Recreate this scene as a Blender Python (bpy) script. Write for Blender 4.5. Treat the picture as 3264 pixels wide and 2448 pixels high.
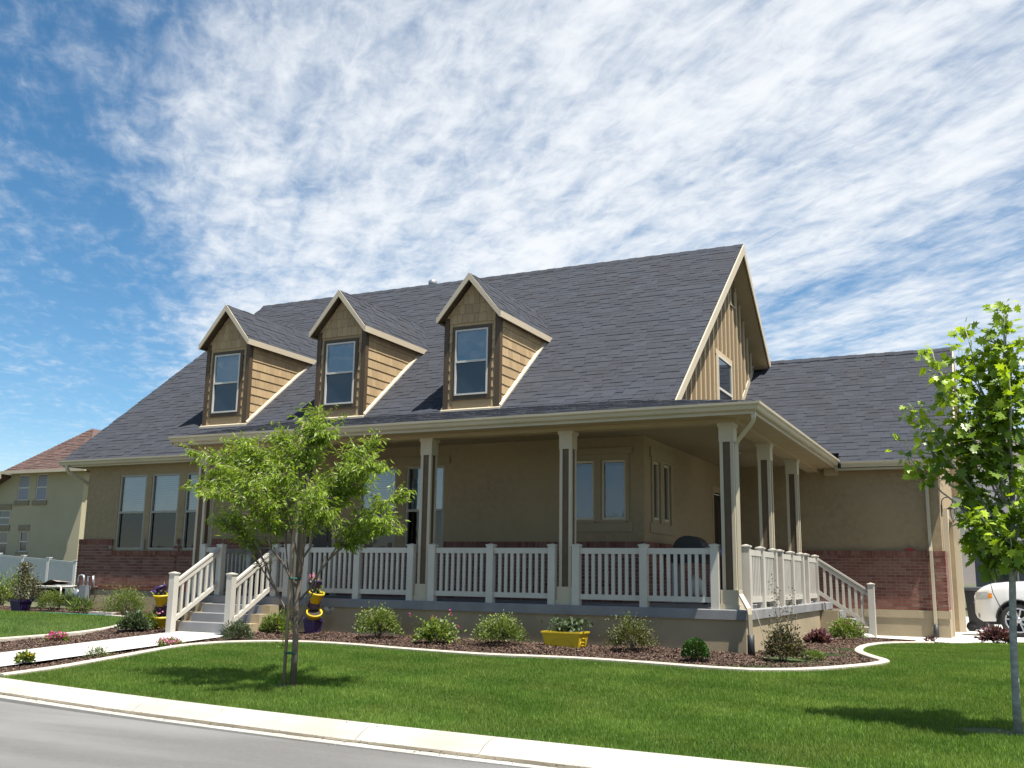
import bpy, math, random
import numpy as np
from mathutils import Matrix, Vector

random.seed(7); RNG = np.random.default_rng(7)
for o in list(bpy.data.objects): bpy.data.objects.remove(o)
SC = bpy.context.scene
COL = SC.collection

# ------------------------------------------------------------------ camera
CAM = np.array([3.515, -15.449, 0.449])
YAW, PITCH, ROLL = (math.radians(a) for a in (-25.9628, 10.8663, 0.88008))
_fw = np.array([math.sin(YAW)*math.cos(PITCH), math.cos(YAW)*math.cos(PITCH), math.sin(PITCH)])
_rt = np.array([math.cos(YAW), -math.sin(YAW), 0.0]); _up = np.cross(_rt, _fw)
_r2 = math.cos(ROLL)*_rt + math.sin(ROLL)*_up; _u2 = -math.sin(ROLL)*_rt + math.cos(ROLL)*_up
cd = bpy.data.cameras.new('camera'); cam = bpy.data.objects.new('camera', cd); COL.objects.link(cam)
cd.sensor_width = 36; cd.lens = 36*3190.79/3264; cd.clip_start = 0.1; cd.clip_end = 20000
cam.matrix_world = Matrix(((_r2[0], _u2[0], -_fw[0], CAM[0]), (_r2[1], _u2[1], -_fw[1], CAM[1]),
                           (_r2[2], _u2[2], -_fw[2], CAM[2]), (0, 0, 0, 1)))
SC.camera = cam
FPX = 3190.79/3264*1024
def depth(P): return float(np.dot(np.asarray(P)-CAM, _fw))

# ------------------------------------------------------------------ sun, sky, exposure
SUN = Vector((0.37, -0.135, 1.0)).normalized()
sd = bpy.data.lights.new('sun', 'SUN'); so = bpy.data.objects.new('sun', sd); COL.objects.link(so)
sd.energy = 5.0; sd.angle = math.radians(0.53); sd.color = (1.0, 0.955, 0.88)
so.rotation_euler = SUN.to_track_quat('Z', 'Y').to_euler(); so.location = (20, -10, 60)

W = bpy.data.worlds.new('World'); SC.world = W; W.use_nodes = True
def build_world():
    nt = W.node_tree; nt.nodes.clear(); N = nt.nodes.new; L = nt.links.new
    sky = N('ShaderNodeTexSky'); sky.sky_type = 'NISHITA'; sky.sun_disc = False
    sky.sun_elevation = math.asin(SUN.z); sky.sun_rotation = math.atan2(SUN.x, SUN.y)
    sky.altitude = 1400; sky.air_density = 1.0; sky.dust_density = 0.5; sky.ozone_density = 1.6
    hs = N('ShaderNodeHueSaturation'); hs.inputs['Hue'].default_value = 0.491; hs.inputs['Saturation'].default_value = 1.25; L(sky.outputs[0], hs.inputs['Color'])
    b1 = N('ShaderNodeBackground'); b1.inputs[1].default_value = 0.070; L(hs.outputs[0], b1.inputs[0])
    tc = N('ShaderNodeTexCoord'); sp = N('ShaderNodeSeparateXYZ'); L(tc.outputs['Generated'], sp.inputs[0])
    def math_(op, a, b=None, clamp=False):
        m = N('ShaderNodeMath'); m.operation = op; m.use_clamp = clamp
        for i, v in enumerate((a, b)):
            if v is None: continue
            if isinstance(v, (int, float)): m.inputs[i].default_value = v
            else: L(v, m.inputs[i])
        return m.outputs[0]
    mul = lambda a, b: math_('MULTIPLY', a, b); add = lambda a, b: math_('ADD', a, b); sub = lambda a, b: math_('SUBTRACT', a, b)
    zz = math_('MAXIMUM', sp.outputs[2], 0.03)
    px = math_('DIVIDE', sp.outputs[0], zz); py = math_('DIVIDE', sp.outputs[1], zz)
    # layer coordinates: q across the cloud streets, s along them
    q = add(mul(px, 0.714), mul(py, 0.70)); s = add(mul(px, -0.70), mul(py, 0.714))
    def comb(a, b, c=0.0):
        n = N('ShaderNodeCombineXYZ')
        for i, v in enumerate((a, b, c)):
            if isinstance(v, (int, float)): n.inputs[i].default_value = v
            else: L(v, n.inputs[i])
        return n.outputs[0]
    def noise(vec, scale, det, rough, dist=0.0):
        n = N('ShaderNodeTexNoise'); n.inputs['Scale'].default_value = scale; n.inputs['Detail'].default_value = det
        n.inputs['Roughness'].default_value = rough; n.inputs['Distortion'].default_value = dist
        L(vec, n.inputs['Vector']); return n.outputs['Fac']
    wob = noise(comb(mul(s, 0.5), q), 1.3, 5, 0.6)
    qw = add(q, mul(sub(wob, 0.5), 0.62))
    mr = N('ShaderNodeMapRange'); mr.inputs['From Min'].default_value = -2.0; mr.inputs['From Max'].default_value = 4.0
    L(qw, mr.inputs[0])
    cr = N('ShaderNodeValToRGB'); el = cr.color_ramp.elements; cr.color_ramp.interpolation = 'B_SPLINE'
    band = [(0.00, .25), (0.08, .10), (0.15, .10), (0.20, .04), (0.235, .10), (0.285, .00), (0.32, .12), (0.345, .66), (0.37, .60), (0.42, .64), (0.47, .78), (0.53, .80), (0.565, .56),
            (0.60, .70), (0.645, .76), (0.69, .12), (0.725, .80), (0.755, .26), (0.80, .72), (0.86, .45), (0.92, .66), (1.0, .50)]
    while len(el) < len(band): el.new(0.5)
    for e, (p_, v) in zip(el, band): e.position = p_; e.color = (v, v, v, 1)
    L(mr.outputs[0], cr.inputs[0])
    n1 = noise(comb(q, mul(s, 0.34)), 3.4, 10, 0.60, 0.2)          # streaks along the streets
    n2 = noise(comb(q, mul(s, 0.50), 3.7), 12.5, 10, 0.62, 0.40)     # mottled puffs
    n3 = noise(comb(mul(q, 1.2), mul(s, 0.30), 9.1), 10.0, 9, 0.62, 0.35)   # fine filaments
    n4 = noise(comb(mul(q, 0.55), mul(s, 1.0), 5.3), 16.0, 7, 0.60, 0.5)   # cross ripples
    tex = add(add(mul(n1, 0.30), mul(n2, 0.38)), add(mul(n3, 0.24), mul(n4, 0.08)))
    den = add(mul(sub(tex, 0.5), 3.5), mul(sub(cr.outputs[0], 0.15), 1.12))
    dr = N('ShaderNodeMapRange'); dr.interpolation_type = 'SMOOTHSTEP'
    dr.inputs['From Min'].default_value = -0.22; dr.inputs['From Max'].default_value = 1.05; L(den, dr.inputs[0])
    lowf = N('ShaderNodeMapRange'); lowf.interpolation_type = 'SMOOTHSTEP'; lowf.inputs['From Min'].default_value = 0.03; lowf.inputs['From Max'].default_value = 0.14; L(sp.outputs[2], lowf.inputs[0])
    base = mul(sub(1.0, lowf.outputs[0]), 0.25)
    veil = add(mul(dr.outputs[0], 0.84), mul(cr.outputs[0], 0.14))
    fac = math_('ADD', mul(veil, lowf.outputs[0]), base, True)
    b2 = N('ShaderNodeBackground'); b2.inputs[0].default_value = (0.94, 0.97, 1.0, 1); b2.inputs[1].default_value = 0.50
    mx = N('ShaderNodeMixShader'); L(fac, mx.inputs[0]); L(b1.outputs[0], mx.inputs[1]); L(b2.outputs[0], mx.inputs[2])
    out = N('ShaderNodeOutputWorld'); L(mx.outputs[0], out.inputs[0])
build_world()
vs = SC.view_settings; vs.view_transform = 'Standard'; vs.look = 'None'; vs.exposure = 1.05; vs.gamma = 1.0; vs.use_curve_mapping = False
SC.render.engine = 'CYCLES'; SC.cycles.max_bounces = 6; SC.cycles.diffuse_bounces = 3; SC.cycles.transparent_max_bounces = 12
SC.cycles.use_denoising = True

# ------------------------------------------------------------------ helpers
WM = {}
def wm(o): return WM.get(o.name, Matrix.Identity(4))
def put(o, parent=None, mw=None):
    mw = mw or Matrix.Identity(4)
    COL.objects.link(o)
    WM[o.name] = mw
    if parent is not None:
        o.parent = parent; o.matrix_parent_inverse = wm(parent).inverted()
    o.matrix_basis = mw
    return o
def thing(name, loc, label, cat, group=None):
    o = bpy.data.objects.new(name, None); o.empty_display_size = 0.2
    put(o, None, Matrix.Translation(Vector(loc))); tag(o, label, cat, group); return o
def tag(o, label=None, cat=None, group=None, kind=None):
    if label: o['label'] = label
    if cat: o['category'] = cat
    if group: o['group'] = group
    if kind: o['kind'] = kind
    return o
def mesh_np(name, v, f, tone=None, smooth=False):
    """v (n,3) array, f (m,k) array of same-size faces"""
    v = np.asarray(v, np.float32); f = np.asarray(f, np.int32); m = bpy.data.meshes.new(name)
    nf, k = f.shape
    m.vertices.add(len(v)); m.vertices.foreach_set('co', v.ravel())
    m.loops.add(nf*k); m.loops.foreach_set('vertex_index', f.ravel())
    m.polygons.add(nf); m.polygons.foreach_set('loop_start', np.arange(0, nf*k, k, dtype=np.int32))
    try: m.polygons.foreach_set('loop_total', np.full(nf, k, np.int32))
    except Exception: pass
    m.polygons.foreach_set('use_smooth', np.full(nf, bool(smooth)))
    if tone is not None:
        a = m.attributes.new('tone', 'FLOAT', 'FACE'); a.data.foreach_set('value', np.asarray(tone, np.float32))
    m.update(calc_edges=True); m.validate(); return m
class MB:
    def __init__(s): s.v = []; s.f = []; s.t = []; s.sm = []
    def face(s, pts, tone=0.0, smooth=False):
        i = len(s.v); s.v += [tuple(p) for p in pts]; s.f.append(tuple(range(i, i+len(pts)))); s.t.append(tone); s.sm.append(smooth)
    def box(s, x0, x1, y0, y1, z0, z1, tone=0.0):
        x0, x1 = min(x0, x1), max(x0, x1); y0, y1 = min(y0, y1), max(y0, y1); z0, z1 = min(z0, z1), max(z0, z1)
        c = [(x0,y0,z0),(x1,y0,z0),(x1,y1,z0),(x0,y1,z0),(x0,y0,z1),(x1,y0,z1),(x1,y1,z1),(x0,y1,z1)]
        s.hexa(c, tone); return s
    def hexa(s, c, tone=0.0):
        i = len(s.v); s.v += [tuple(p) for p in c]
        for q in ((3,2,1,0),(4,5,6,7),(0,1,5,4),(1,2,6,5),(2,3,7,6),(3,0,4,7)):
            s.f.append(tuple(i+k for k in q)); s.t.append(tone); s.sm.append(False)
        return s
    def bar(s, a, b, w, h, tone=0.0):
        """bar between two points, plumb ends; w across, h up from the line"""
        a = np.array(a, float); b = np.array(b, float); d = b-a; p = np.array([-d[1], d[0], 0.0]); p /= max(np.linalg.norm(p), 1e-9); p *= w/2
        up = np.array([0, 0, h]); s.hexa([a-p, b-p, b+p, a+p, a-p+up, b-p+up, b+p+up, a+p+up], tone); return s
    def prism(s, poly, off, tone=0.0):
        """polygon (ccw seen from +off side) extruded by vector off"""
        poly = [np.array(p, float) for p in poly]; off = np.array(off, float); n = len(poly)
        top = [p+off for p in poly]
        s.face(top, tone); s.face(poly[::-1], tone)
        for i in range(n):
            j = (i+1) % n; s.face([poly[i], poly[j], top[j], top[i]], tone)
        return s
    def tube(s, pts, rad, seg=8, caps=True, smooth=True, tone=0.0, squash=None):
        pts = [np.array(p, float) for p in pts]; n = len(pts)
        if not hasattr(rad, '__len__'): rad = [rad]*n
        base = len(s.v); nrm = None
        for i, p in enumerate(pts):
            d = pts[min(i+1, n-1)]-pts[max(i-1, 0)]; d = d/max(np.linalg.norm(d), 1e-9)
            if nrm is None:
                ref = np.array([0, 0, 1.0]) if abs(d[2]) < 0.9 else np.array([0, -1.0, 0]); nrm = np.cross(ref, d)
            nrm = nrm-d*np.dot(nrm, d); nrm /= max(np.linalg.norm(nrm), 1e-9); bn = np.cross(d, nrm)
            for k in range(seg):
                a = 2*math.pi*(k+0.5)/seg; s.v.append(tuple(p+rad[i]*(math.cos(a)*nrm+math.sin(a)*bn)))
        for i in range(n-1):
            for k in range(seg):
                k2 = (k+1) % seg
                s.f.append((base+i*seg+k, base+i*seg+k2, base+(i+1)*seg+k2, base+(i+1)*seg+k)); s.t.append(tone); s.sm.append(smooth)
        if caps:
            s.f.append(tuple(base+k for k in range(seg))[::-1]); s.t.append(tone); s.sm.append(False)
            s.f.append(tuple(base+(n-1)*seg+k for k in range(seg))); s.t.append(tone); s.sm.append(False)
        return s
    def lathe(s, prof, M, seg=24, tone=0.0, smooth=True):
        """prof: list of (r, h) revolved about local z, placed by matrix M"""
        base = len(s.v)
        for r, h in prof:
            for k in range(seg):
                a = 2*math.pi*k/seg; s.v.append(tuple(M @ Vector((r*math.cos(a), r*math.sin(a), h))))
        for i in range(len(prof)-1):
            for k in range(seg):
                k2 = (k+1) % seg
                s.f.append((base+i*seg+k, base+i*seg+k2, base+(i+1)*seg+k2, base+(i+1)*seg+k)); s.t.append(tone); s.sm.append(smooth)
        return s
    def mesh(s, name):
        m = bpy.data.meshes.new(name); m.from_pydata(s.v, [], s.f)
        if any(s.t):
            a = m.attributes.new('tone', 'FLOAT', 'FACE'); a.data.foreach_set('value', s.t)
        if any(s.sm): m.polygons.foreach_set('use_smooth', s.sm)
        m.update(); return m
    def build(s, name, mat, parent=None, kind=None):
        o = bpy.data.objects.new(name, s.mesh(name)); o.data.materials.append(mat); put(o, parent)
        if kind: o['kind'] = kind
        return o
def obj(name, mesh, mat, parent=None, mw=None, kind=None):
    o = bpy.data.objects.new(name, mesh)
    if mat is not None and len(mesh.materials) == 0: mesh.materials.append(mat)
    put(o, parent, mw)
    if kind: o['kind'] = kind
    return o
def struct(name, mb, mat, parent=None):
    o = mb.build(name, mat, parent) if isinstance(mb, MB) else obj(name, mb, mat, parent)
    if parent is None: o['kind'] = 'structure'
    return o
def clip_poly(poly, planes):
    """2D convex clip; planes (a,b,c): keep a*x+b*y<=c"""
    for a, b, c in planes:
        out = []
        for i in range(len(poly)):
            p, q = poly[i], poly[(i+1) % len(poly)]; dp = a*p[0]+b*p[1]-c; dq = a*q[0]+b*q[1]-c
            if dp <= 0: out.append(p)
            if (dp < 0 < dq) or (dq < 0 < dp):
                t = dp/(dp-dq); out.append((p[0]+t*(q[0]-p[0]), p[1]+t*(q[1]-p[1])))
        poly = out
        if len(poly) < 3: return []
    return poly
def sstep(a, b, x):
    t = np.clip((np.asarray(x, float)-a)/(b-a), 0, 1); return t*t*(3-2*t)

# ------------------------------------------------------------------ materials
def mat(name, c1, c2=None, scale=6.0, rough=0.7, bump=0.0, bscale=60.0, tone=None, metal=0.0, spec=0.5, detail=6, stretch=None, trans=0.0, coat=0.0, c3=None, scale3=0.6, bdist=0.01, objrand=False, tonec=None):
    """procedural material: two noise-mixed colours (+ a broad third), tone attribute scales brightness, optional bump"""
    m = bpy.data.materials.new(name); m.use_nodes = True; nt = m.node_tree; N = nt.nodes.new; L = nt.links.new
    bs = nt.nodes['Principled BSDF']; out = nt.nodes['Material Output']
    bs.inputs['Roughness'].default_value = rough; bs.inputs['Metallic'].default_value = metal
    bs.inputs['Specular IOR Level'].default_value = spec; bs.inputs['Coat Weight'].default_value = coat
    geo = N('ShaderNodeNewGeometry'); vec = geo.outputs['Position']
    if stretch:
        mp = N('ShaderNodeMapping'); mp.inputs['Scale'].default_value = stretch; L(vec, mp.inputs['Vector']); vec = mp.outputs[0]
    def noise(sc, det, r=0.55):
        n = N('ShaderNodeTexNoise'); n.inputs['Scale'].default_value = sc; n.inputs['Detail'].default_value = det; n.inputs['Roughness'].default_value = r
        L(vec, n.inputs['Vector']); return n.outputs['Fac']
    def mix(f, a, b, mode='MIX'):
        x = N('ShaderNodeMix'); x.data_type = 'RGBA'; x.blend_type = mode
        for i, v in ((0, f), (6, a), (7, b)):
            if isinstance(v, (int, float)): x.inputs[i].default_value = v
            elif isinstance(v, tuple): x.inputs[i].default_value = (*v[:3], 1)
            else: L(v, x.inputs[i])
        return x.outputs[2]
    K = 0.76
    c2 = c2 or tuple(x*0.82 for x in c1); c1 = tuple(x*K for x in c1); c2 = tuple(x*K for x in c2); c3 = c3 and tuple(x*K for x in c3); tonec = tonec and tuple(x*K for x in tonec)
    rmp = N('ShaderNodeMapRange'); rmp.inputs['From Min'].default_value = 0.32; rmp.inputs['From Max'].default_value = 0.68; L(noise(scale, detail), rmp.inputs[0])
    col = mix(rmp.outputs[0], c1, c2)
    if c3:
        r3 = N('ShaderNodeMapRange'); r3.inputs['From Min'].default_value = 0.38; r3.inputs['From Max'].default_value = 0.66; L(noise(scale3, 4), r3.inputs[0]); col = mix(r3.outputs[0], col, c3)
    if tone:
        at = N('ShaderNodeAttribute'); at.attribute_name = 'tone'; tf = at.outputs['Fac']
        if objrand:
            oi = N('ShaderNodeObjectInfo'); ad = N('ShaderNodeMath'); ad.operation = 'ADD'; L(tf, ad.inputs[0]); L(oi.outputs['Random'], ad.inputs[1])
            fr = N('ShaderNodeMath'); fr.operation = 'FRACT'; L(ad.outputs[0], fr.inputs[0]); tf = fr.outputs[0]
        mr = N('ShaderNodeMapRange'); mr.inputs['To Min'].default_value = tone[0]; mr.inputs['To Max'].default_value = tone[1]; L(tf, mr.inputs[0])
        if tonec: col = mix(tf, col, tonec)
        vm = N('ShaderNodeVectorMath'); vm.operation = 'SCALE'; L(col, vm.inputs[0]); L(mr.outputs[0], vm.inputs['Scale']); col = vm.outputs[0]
    L(col, bs.inputs['Base Color'])
    if bump:
        bp = N('ShaderNodeBump'); bp.inputs['Strength'].default_value = bump; bp.inputs['Distance'].default_value = bdist; L(noise(bscale, 4, 0.6), bp.inputs['Height']); L(bp.outputs[0], bs.inputs['Normal'])
    if trans:
        tr = N('ShaderNodeBsdfTranslucent'); vm2 = N('ShaderNodeVectorMath'); vm2.operation = 'MULTIPLY'; L(col, vm2.inputs[0]); vm2.inputs[1].default_value = (1.5, 1.5, 0.5); L(vm2.outputs[0], tr.inputs[0])
        mx = N('ShaderNodeMixShader'); mx.inputs[0].default_value = trans; L(bs.outputs[0], mx.inputs[1]); L(tr.outputs[0], mx.inputs[2]); L(mx.outputs[0], out.inputs[0])
    return m
def glass(name, tint=(0.9, 0.95, 0.95), refl=0.18):
    m = bpy.data.materials.new(name); m.use_nodes = True; nt = m.node_tree; nt.nodes.clear(); N = nt.nodes.new; L = nt.links.new
    out = N('ShaderNodeOutputMaterial'); gl = N('ShaderNodeBsdfGlossy'); gl.inputs['Roughness'].default_value = 0.02
    tr = N('ShaderNodeBsdfTransparent'); tr.inputs[0].default_value = (*tint, 1)
    lw = N('ShaderNodeLayerWeight'); lw.inputs[0].default_value = 0.25
    mr = N('ShaderNodeMapRange'); mr.inputs['To Min'].default_value = refl; mr.inputs['To Max'].default_value = 0.9; L(lw.outputs['Fresnel'], mr.inputs[0])
    nz = N('ShaderNodeTexNoise'); nz.inputs['Scale'].default_value = 1.6; ge = N('ShaderNodeNewGeometry'); L(ge.outputs['Position'], nz.inputs['Vector'])
    bp = N('ShaderNodeBump'); bp.inputs['Strength'].default_value = 0.15; bp.inputs['Distance'].default_value = 0.02; L(nz.outputs['Fac'], bp.inputs['Height']); L(bp.outputs[0], gl.inputs['Normal'])
    mx = N('ShaderNodeMixShader'); L(mr.outputs[0], mx.inputs[0]); L(tr.outputs[0], mx.inputs[1]); L(gl.outputs[0], mx.inputs[2]); L(mx.outputs[0], out.inputs[0])
    return m
MT = dict(
    stucco=mat('stucco', (0.390, 0.288, 0.168), (0.312, 0.228, 0.131), 9, 0.92, 0.7, 130, c3=(0.395, 0.298, 0.166), scale3=0.7, bdist=0.012),
    found=mat('foundation_stucco', (0.47, 0.375, 0.235), (0.42, 0.335, 0.21), 5, 0.92, 0.6, 110, c3=(0.37, 0.30, 0.19), scale3=1.3, bdist=0.01),
    trim=mat('cream_trim', (0.60, 0.515, 0.375), (0.565, 0.485, 0.355), 4, 0.55),
    gutter=mat('cream_gutter', (0.62, 0.535, 0.385), (0.57, 0.49, 0.35), 2.5, 0.4, c3=(0.54, 0.465, 0.33), scale3=0.9),
    soffit=mat('tan_soffit', (0.46, 0.35, 0.20), (0.42, 0.32, 0.185), 3, 0.7),
    ceil=mat('tan_ceiling', (0.35, 0.275, 0.165), (0.32, 0.25, 0.15), 4, 0.85, 0.2, 90),
    vinyl=mat('white_vinyl', (0.655, 0.615, 0.54), (0.62, 0.585, 0.51), 3, 0.42, c3=(0.585, 0.545, 0.475), scale3=1.5),
    win=mat('window_vinyl', (0.70, 0.67, 0.60), (0.65, 0.62, 0.55), 5, 0.45),
    dtrim=mat('dark_brown_trim', (0.105, 0.068, 0.032), (0.082, 0.052, 0.025), 8, 0.65, 0.2, 40, stretch=(1, 1, 0.2)),
    colpanel=mat('column_panel', (0.135, 0.088, 0.046), (0.11, 0.072, 0.038), 8, 0.7),
    shake=mat('shake_siding', (0.53, 0.375, 0.20), (0.45, 0.315, 0.165), 18, 0.8, 0.4, 30, tone=(0.82, 1.10), stretch=(6, 6, 0.6), objrand=True),
    board=mat('gable_board', (0.225, 0.145, 0.066), (0.195, 0.125, 0.056), 9, 0.75, 0.2, 60, stretch=(4, 4, 0.4)),
    batten=mat('batten', (0.66, 0.52, 0.33), (0.61, 0.48, 0.30), 8, 0.7),
    deck=mat('roof_deck', (0.035, 0.036, 0.04), None, 5, 0.95),
    shingle=mat('asphalt_shingle', (0.047, 0.053, 0.067), (0.059, 0.064, 0.078), 90, 0.95, 0.3, 420, tone=(0.88, 1.10), spec=0.2, detail=8, objrand=True, bdist=0.004, c3=(0.053, 0.055, 0.065), scale3=1.2),
    brick=mat('brick_red', (0.345, 0.108, 0.066), (0.26, 0.078, 0.052), 14, 0.88, 0.5, 120, tone=(0.55, 1.30), objrand=True, tonec=(0.21, 0.105, 0.075)),
    mortar=mat('mortar', (0.34, 0.305, 0.27), (0.29, 0.26, 0.23), 30, 0.95, 0.4, 200),
    conc=mat('porch_concrete', (0.315, 0.312, 0.312), (0.265, 0.263, 0.264), 3.5, 0.85, 0.25, 220, c3=(0.215, 0.216, 0.222), scale3=1.6),
    walk=mat('walk_concrete', (0.70, 0.69, 0.66), (0.64, 0.63, 0.60), 2.5, 0.85, 0.25, 250, c3=(0.60, 0.585, 0.55), scale3=0.7),
    curb=mat('kerb_concrete', (0.555, 0.535, 0.49), (0.475, 0.455, 0.415), 5, 0.88, 0.35, 200, c3=(0.45, 0.41, 0.345), scale3=1.2),
    gdirt=mat('gutter_silt', (0.16, 0.135, 0.095), (0.26, 0.23, 0.17), 22, 0.95, c3=(0.11, 0.095, 0.065), scale3=1.4),
    edging=mat('edging_concrete', (0.64, 0.58, 0.48), (0.52, 0.465, 0.38), 9, 0.9, 0.5, 150),
    asphalt=mat('asphalt', (0.150, 0.145, 0.138), (0.190, 0.184, 0.175), 60, 0.92, 0.9, 330, c3=(0.245, 0.24, 0.232), scale3=0.7, stretch=(0.35, 1.6, 1), bdist=0.006),
    lawn=mat('lawn_soil', (0.040, 0.075, 0.012), (0.055, 0.090, 0.016), 30, 0.95),
    mulchbed=mat('mulch_soil', (0.075, 0.045, 0.030), (0.050, 0.029, 0.020), 40, 0.97, 0.8, 60, bdist=0.03),
    mulch=mat('mulch_chips', (0.150, 0.082, 0.054), (0.095, 0.050, 0.034), 30, 0.95, tone=(0.45, 1.7), tonec=(0.15, 0.10, 0.075)),
    ground=mat('ground_earth', (0.085, 0.10, 0.04), (0.065, 0.085, 0.03), 0.4, 0.97, c3=(0.13, 0.115, 0.065), scale3=0.05),
    grass=mat('grass_blades', (0.092, 0.228, 0.022), (0.122, 0.256, 0.032), 0.9, 0.55, tone=(0.60, 1.45), trans=0.35, spec=0.25, detail=5, c3=(0.200, 0.300, 0.056), scale3=1.3, tonec=(0.25, 0.36, 0.08)),
    leafA=mat('elm_leaf', (0.108, 0.215, 0.021), (0.138, 0.245, 0.028), 3, 0.42, tone=(0.55, 1.7), trans=0.38, spec=0.4, tonec=(0.28, 0.36, 0.04)),
    leafM=mat('maple_leaf', (0.095, 0.215, 0.020), (0.125, 0.255, 0.026), 3, 0.40, tone=(0.5, 1.9), trans=0.36, spec=0.45, tonec=(0.36, 0.44, 0.03)),
    leafB=mat('bush_leaf', (0.095, 0.165, 0.024), (0.130, 0.185, 0.034), 12, 0.5, tone=(0.45, 1.8), trans=0.28, tonec=(0.20, 0.25, 0.055)),
    leafBr=mat('bronze_bush_leaf', (0.125, 0.130, 0.042), (0.155, 0.110, 0.052), 14, 0.5, tone=(0.45, 1.7), trans=0.25, tonec=(0.10, 0.14, 0.035)),
    leafBall=mat('boxwood_leaf', (0.030, 0.085, 0.010), (0.045, 0.105, 0.014), 14, 0.45, tone=(0.5, 1.7), trans=0.22),
    leafLime=mat('lime_leaf', (0.13, 0.20, 0.030), (0.10, 0.16, 0.030), 14, 0.5, tone=(0.6, 1.6), trans=0.3, tonec=(0.20, 0.26, 0.06)),
    leafSage=mat('sage_leaf', (0.085, 0.12, 0.055), (0.065, 0.10, 0.04), 14, 0.6, tone=(0.6, 1.6), trans=0.2),
    leafDark=mat('dark_bush_leaf', (0.075, 0.100, 0.032), (0.125, 0.080, 0.042), 18, 0.5, tone=(0.45, 1.8), trans=0.2),
    leafRed=mat('burgundy_leaf', (0.060, 0.014, 0.020), (0.10, 0.03, 0.035), 12, 0.45, tone=(0.5, 2.2), trans=0.15, tonec=(0.16, 0.08, 0.09)),
    pink=mat('magenta_petal', (0.62, 0.05, 0.26), (0.55, 0.08, 0.30), 20, 0.6, tone=(0.8, 1.3), trans=0.2),
    palepink=mat('pale_pink_petal', (0.72, 0.25, 0.40), (0.62, 0.18, 0.35), 20, 0.6, tone=(0.8, 1.3), trans=0.2),
    violet=mat('violet_petal', (0.22, 0.07, 0.48), (0.30, 0.12, 0.58), 20, 0.6, tone=(0.7, 1.3), trans=0.2),
    orange=mat('orange_petal', (0.65, 0.14, 0.03), (0.6, 0.08, 0.06), 20, 0.6, tone=(0.8, 1.2)),
    yellowp=mat('yellow_petal', (0.70, 0.50, 0.03), (0.62, 0.42, 0.02), 20, 0.6),
    barkA=mat('elm_bark', (0.175, 0.135, 0.105), (0.11, 0.082, 0.062), 16, 0.9, 0.6, 40, stretch=(1, 1, 0.35), c3=(0.22, 0.18, 0.14), scale3=5),
    barkM=mat('maple_bark', (0.46, 0.47, 0.43), (0.34, 0.35, 0.31), 12, 0.85, 0.4, 50, stretch=(1, 1, 2.5), c3=(0.27, 0.275, 0.25), scale3=6),
    stake=mat('stake_wood', (0.36, 0.28, 0.20), (0.29, 0.225, 0.16), 12, 0.8, 0.3, 40, stretch=(3, 3, 0.3)),
    tie=mat('green_tie', (0.010, 0.13, 0.10), None, 10, 0.6),
    yellow=mat('yellow_plastic', (0.74, 0.53, 0.018), (0.68, 0.48, 0.015), 6, 0.45),
    purple=mat('purple_plastic', (0.045, 0.022, 0.115), (0.036, 0.018, 0.095), 6, 0.45),
    soil=mat('potting_soil', (0.035, 0.024, 0.018), (0.06, 0.042, 0.03), 40, 0.95),
    black=mat('black_plastic', (0.022, 0.023, 0.025), (0.030, 0.031, 0.033), 8, 0.55),
    iron=mat('black_iron', (0.018, 0.016, 0.015), (0.026, 0.023, 0.021), 20, 0.45, spec=0.5),
    steel=mat('galvanised_steel', (0.50, 0.51, 0.53), (0.42, 0.43, 0.45), 14, 0.42, metal=0.6),
    greypaint=mat('grey_meter_paint', (0.24, 0.26, 0.28), (0.20, 0.22, 0.24), 9, 0.55),
    carpaint=mat('white_car_paint', (0.78, 0.78, 0.77), (0.77, 0.77, 0.76), 2, 0.28, coat=0.6),
    rubber=mat('tyre_rubber', (0.022, 0.022, 0.023), (0.03, 0.03, 0.03), 20, 0.85),
    chrome=mat('alloy_rim', (0.58, 0.59, 0.61), (0.52, 0.53, 0.55), 5, 0.3, metal=0.75),
    lens=mat('headlight_lens', (0.55, 0.57, 0.60), (0.38, 0.40, 0.44), 30, 0.12, coat=0.8),
    amber=mat('amber_lens', (0.80, 0.28, 0.02), None, 5, 0.2),
    darkglass=mat('dark_glass', (0.022, 0.034, 0.046), None, 2, 0.06, spec=0.9),
    door=mat('dark_door', (0.050, 0.034, 0.024), (0.040, 0.027, 0.018), 6, 0.5),
    bshade=mat('blue_roller_shade', (0.075, 0.125, 0.235), (0.068, 0.115, 0.215), 2, 0.7),
    winshade=mat('tan_window_vinyl', (0.40, 0.37, 0.30), (0.36, 0.33, 0.27), 5, 0.5),
    room=mat('dim_room', (0.022, 0.022, 0.022), None, 3, 0.9),
    blind=mat('window_blind', (0.34, 0.39, 0.41), (0.29, 0.34, 0.36), 1.2, 0.85, c3=(0.22, 0.27, 0.29), scale3=1.5),
    bluecloth=mat('blue_plastic', (0.03, 0.04, 0.22), (0.05, 0.06, 0.3), 6, 0.5),
    red=mat('red_plastic', (0.42, 0.02, 0.03), None, 5, 0.5),
    lime=mat('lime_glass', (0.60, 0.66, 0.03), (0.5, 0.6, 0.03), 5, 0.25),
    stone=mat('white_stone', (0.62, 0.59, 0.55), (0.52, 0.49, 0.46), 8, 0.85, 0.4, 30),
    hose=mat('green_hose', (0.06, 0.30, 0.20), None, 8, 0.45),
    nwall=mat('neighbour_stucco', (0.46, 0.42, 0.275), (0.43, 0.39, 0.25), 1.5, 0.92, c3=(0.48, 0.435, 0.29), scale3=0.4),
    nroof=mat('neighbour_shingle', (0.135, 0.080, 0.066), (0.115, 0.070, 0.060), 30, 0.93, tone=(0.75, 1.2), objrand=True),
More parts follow.
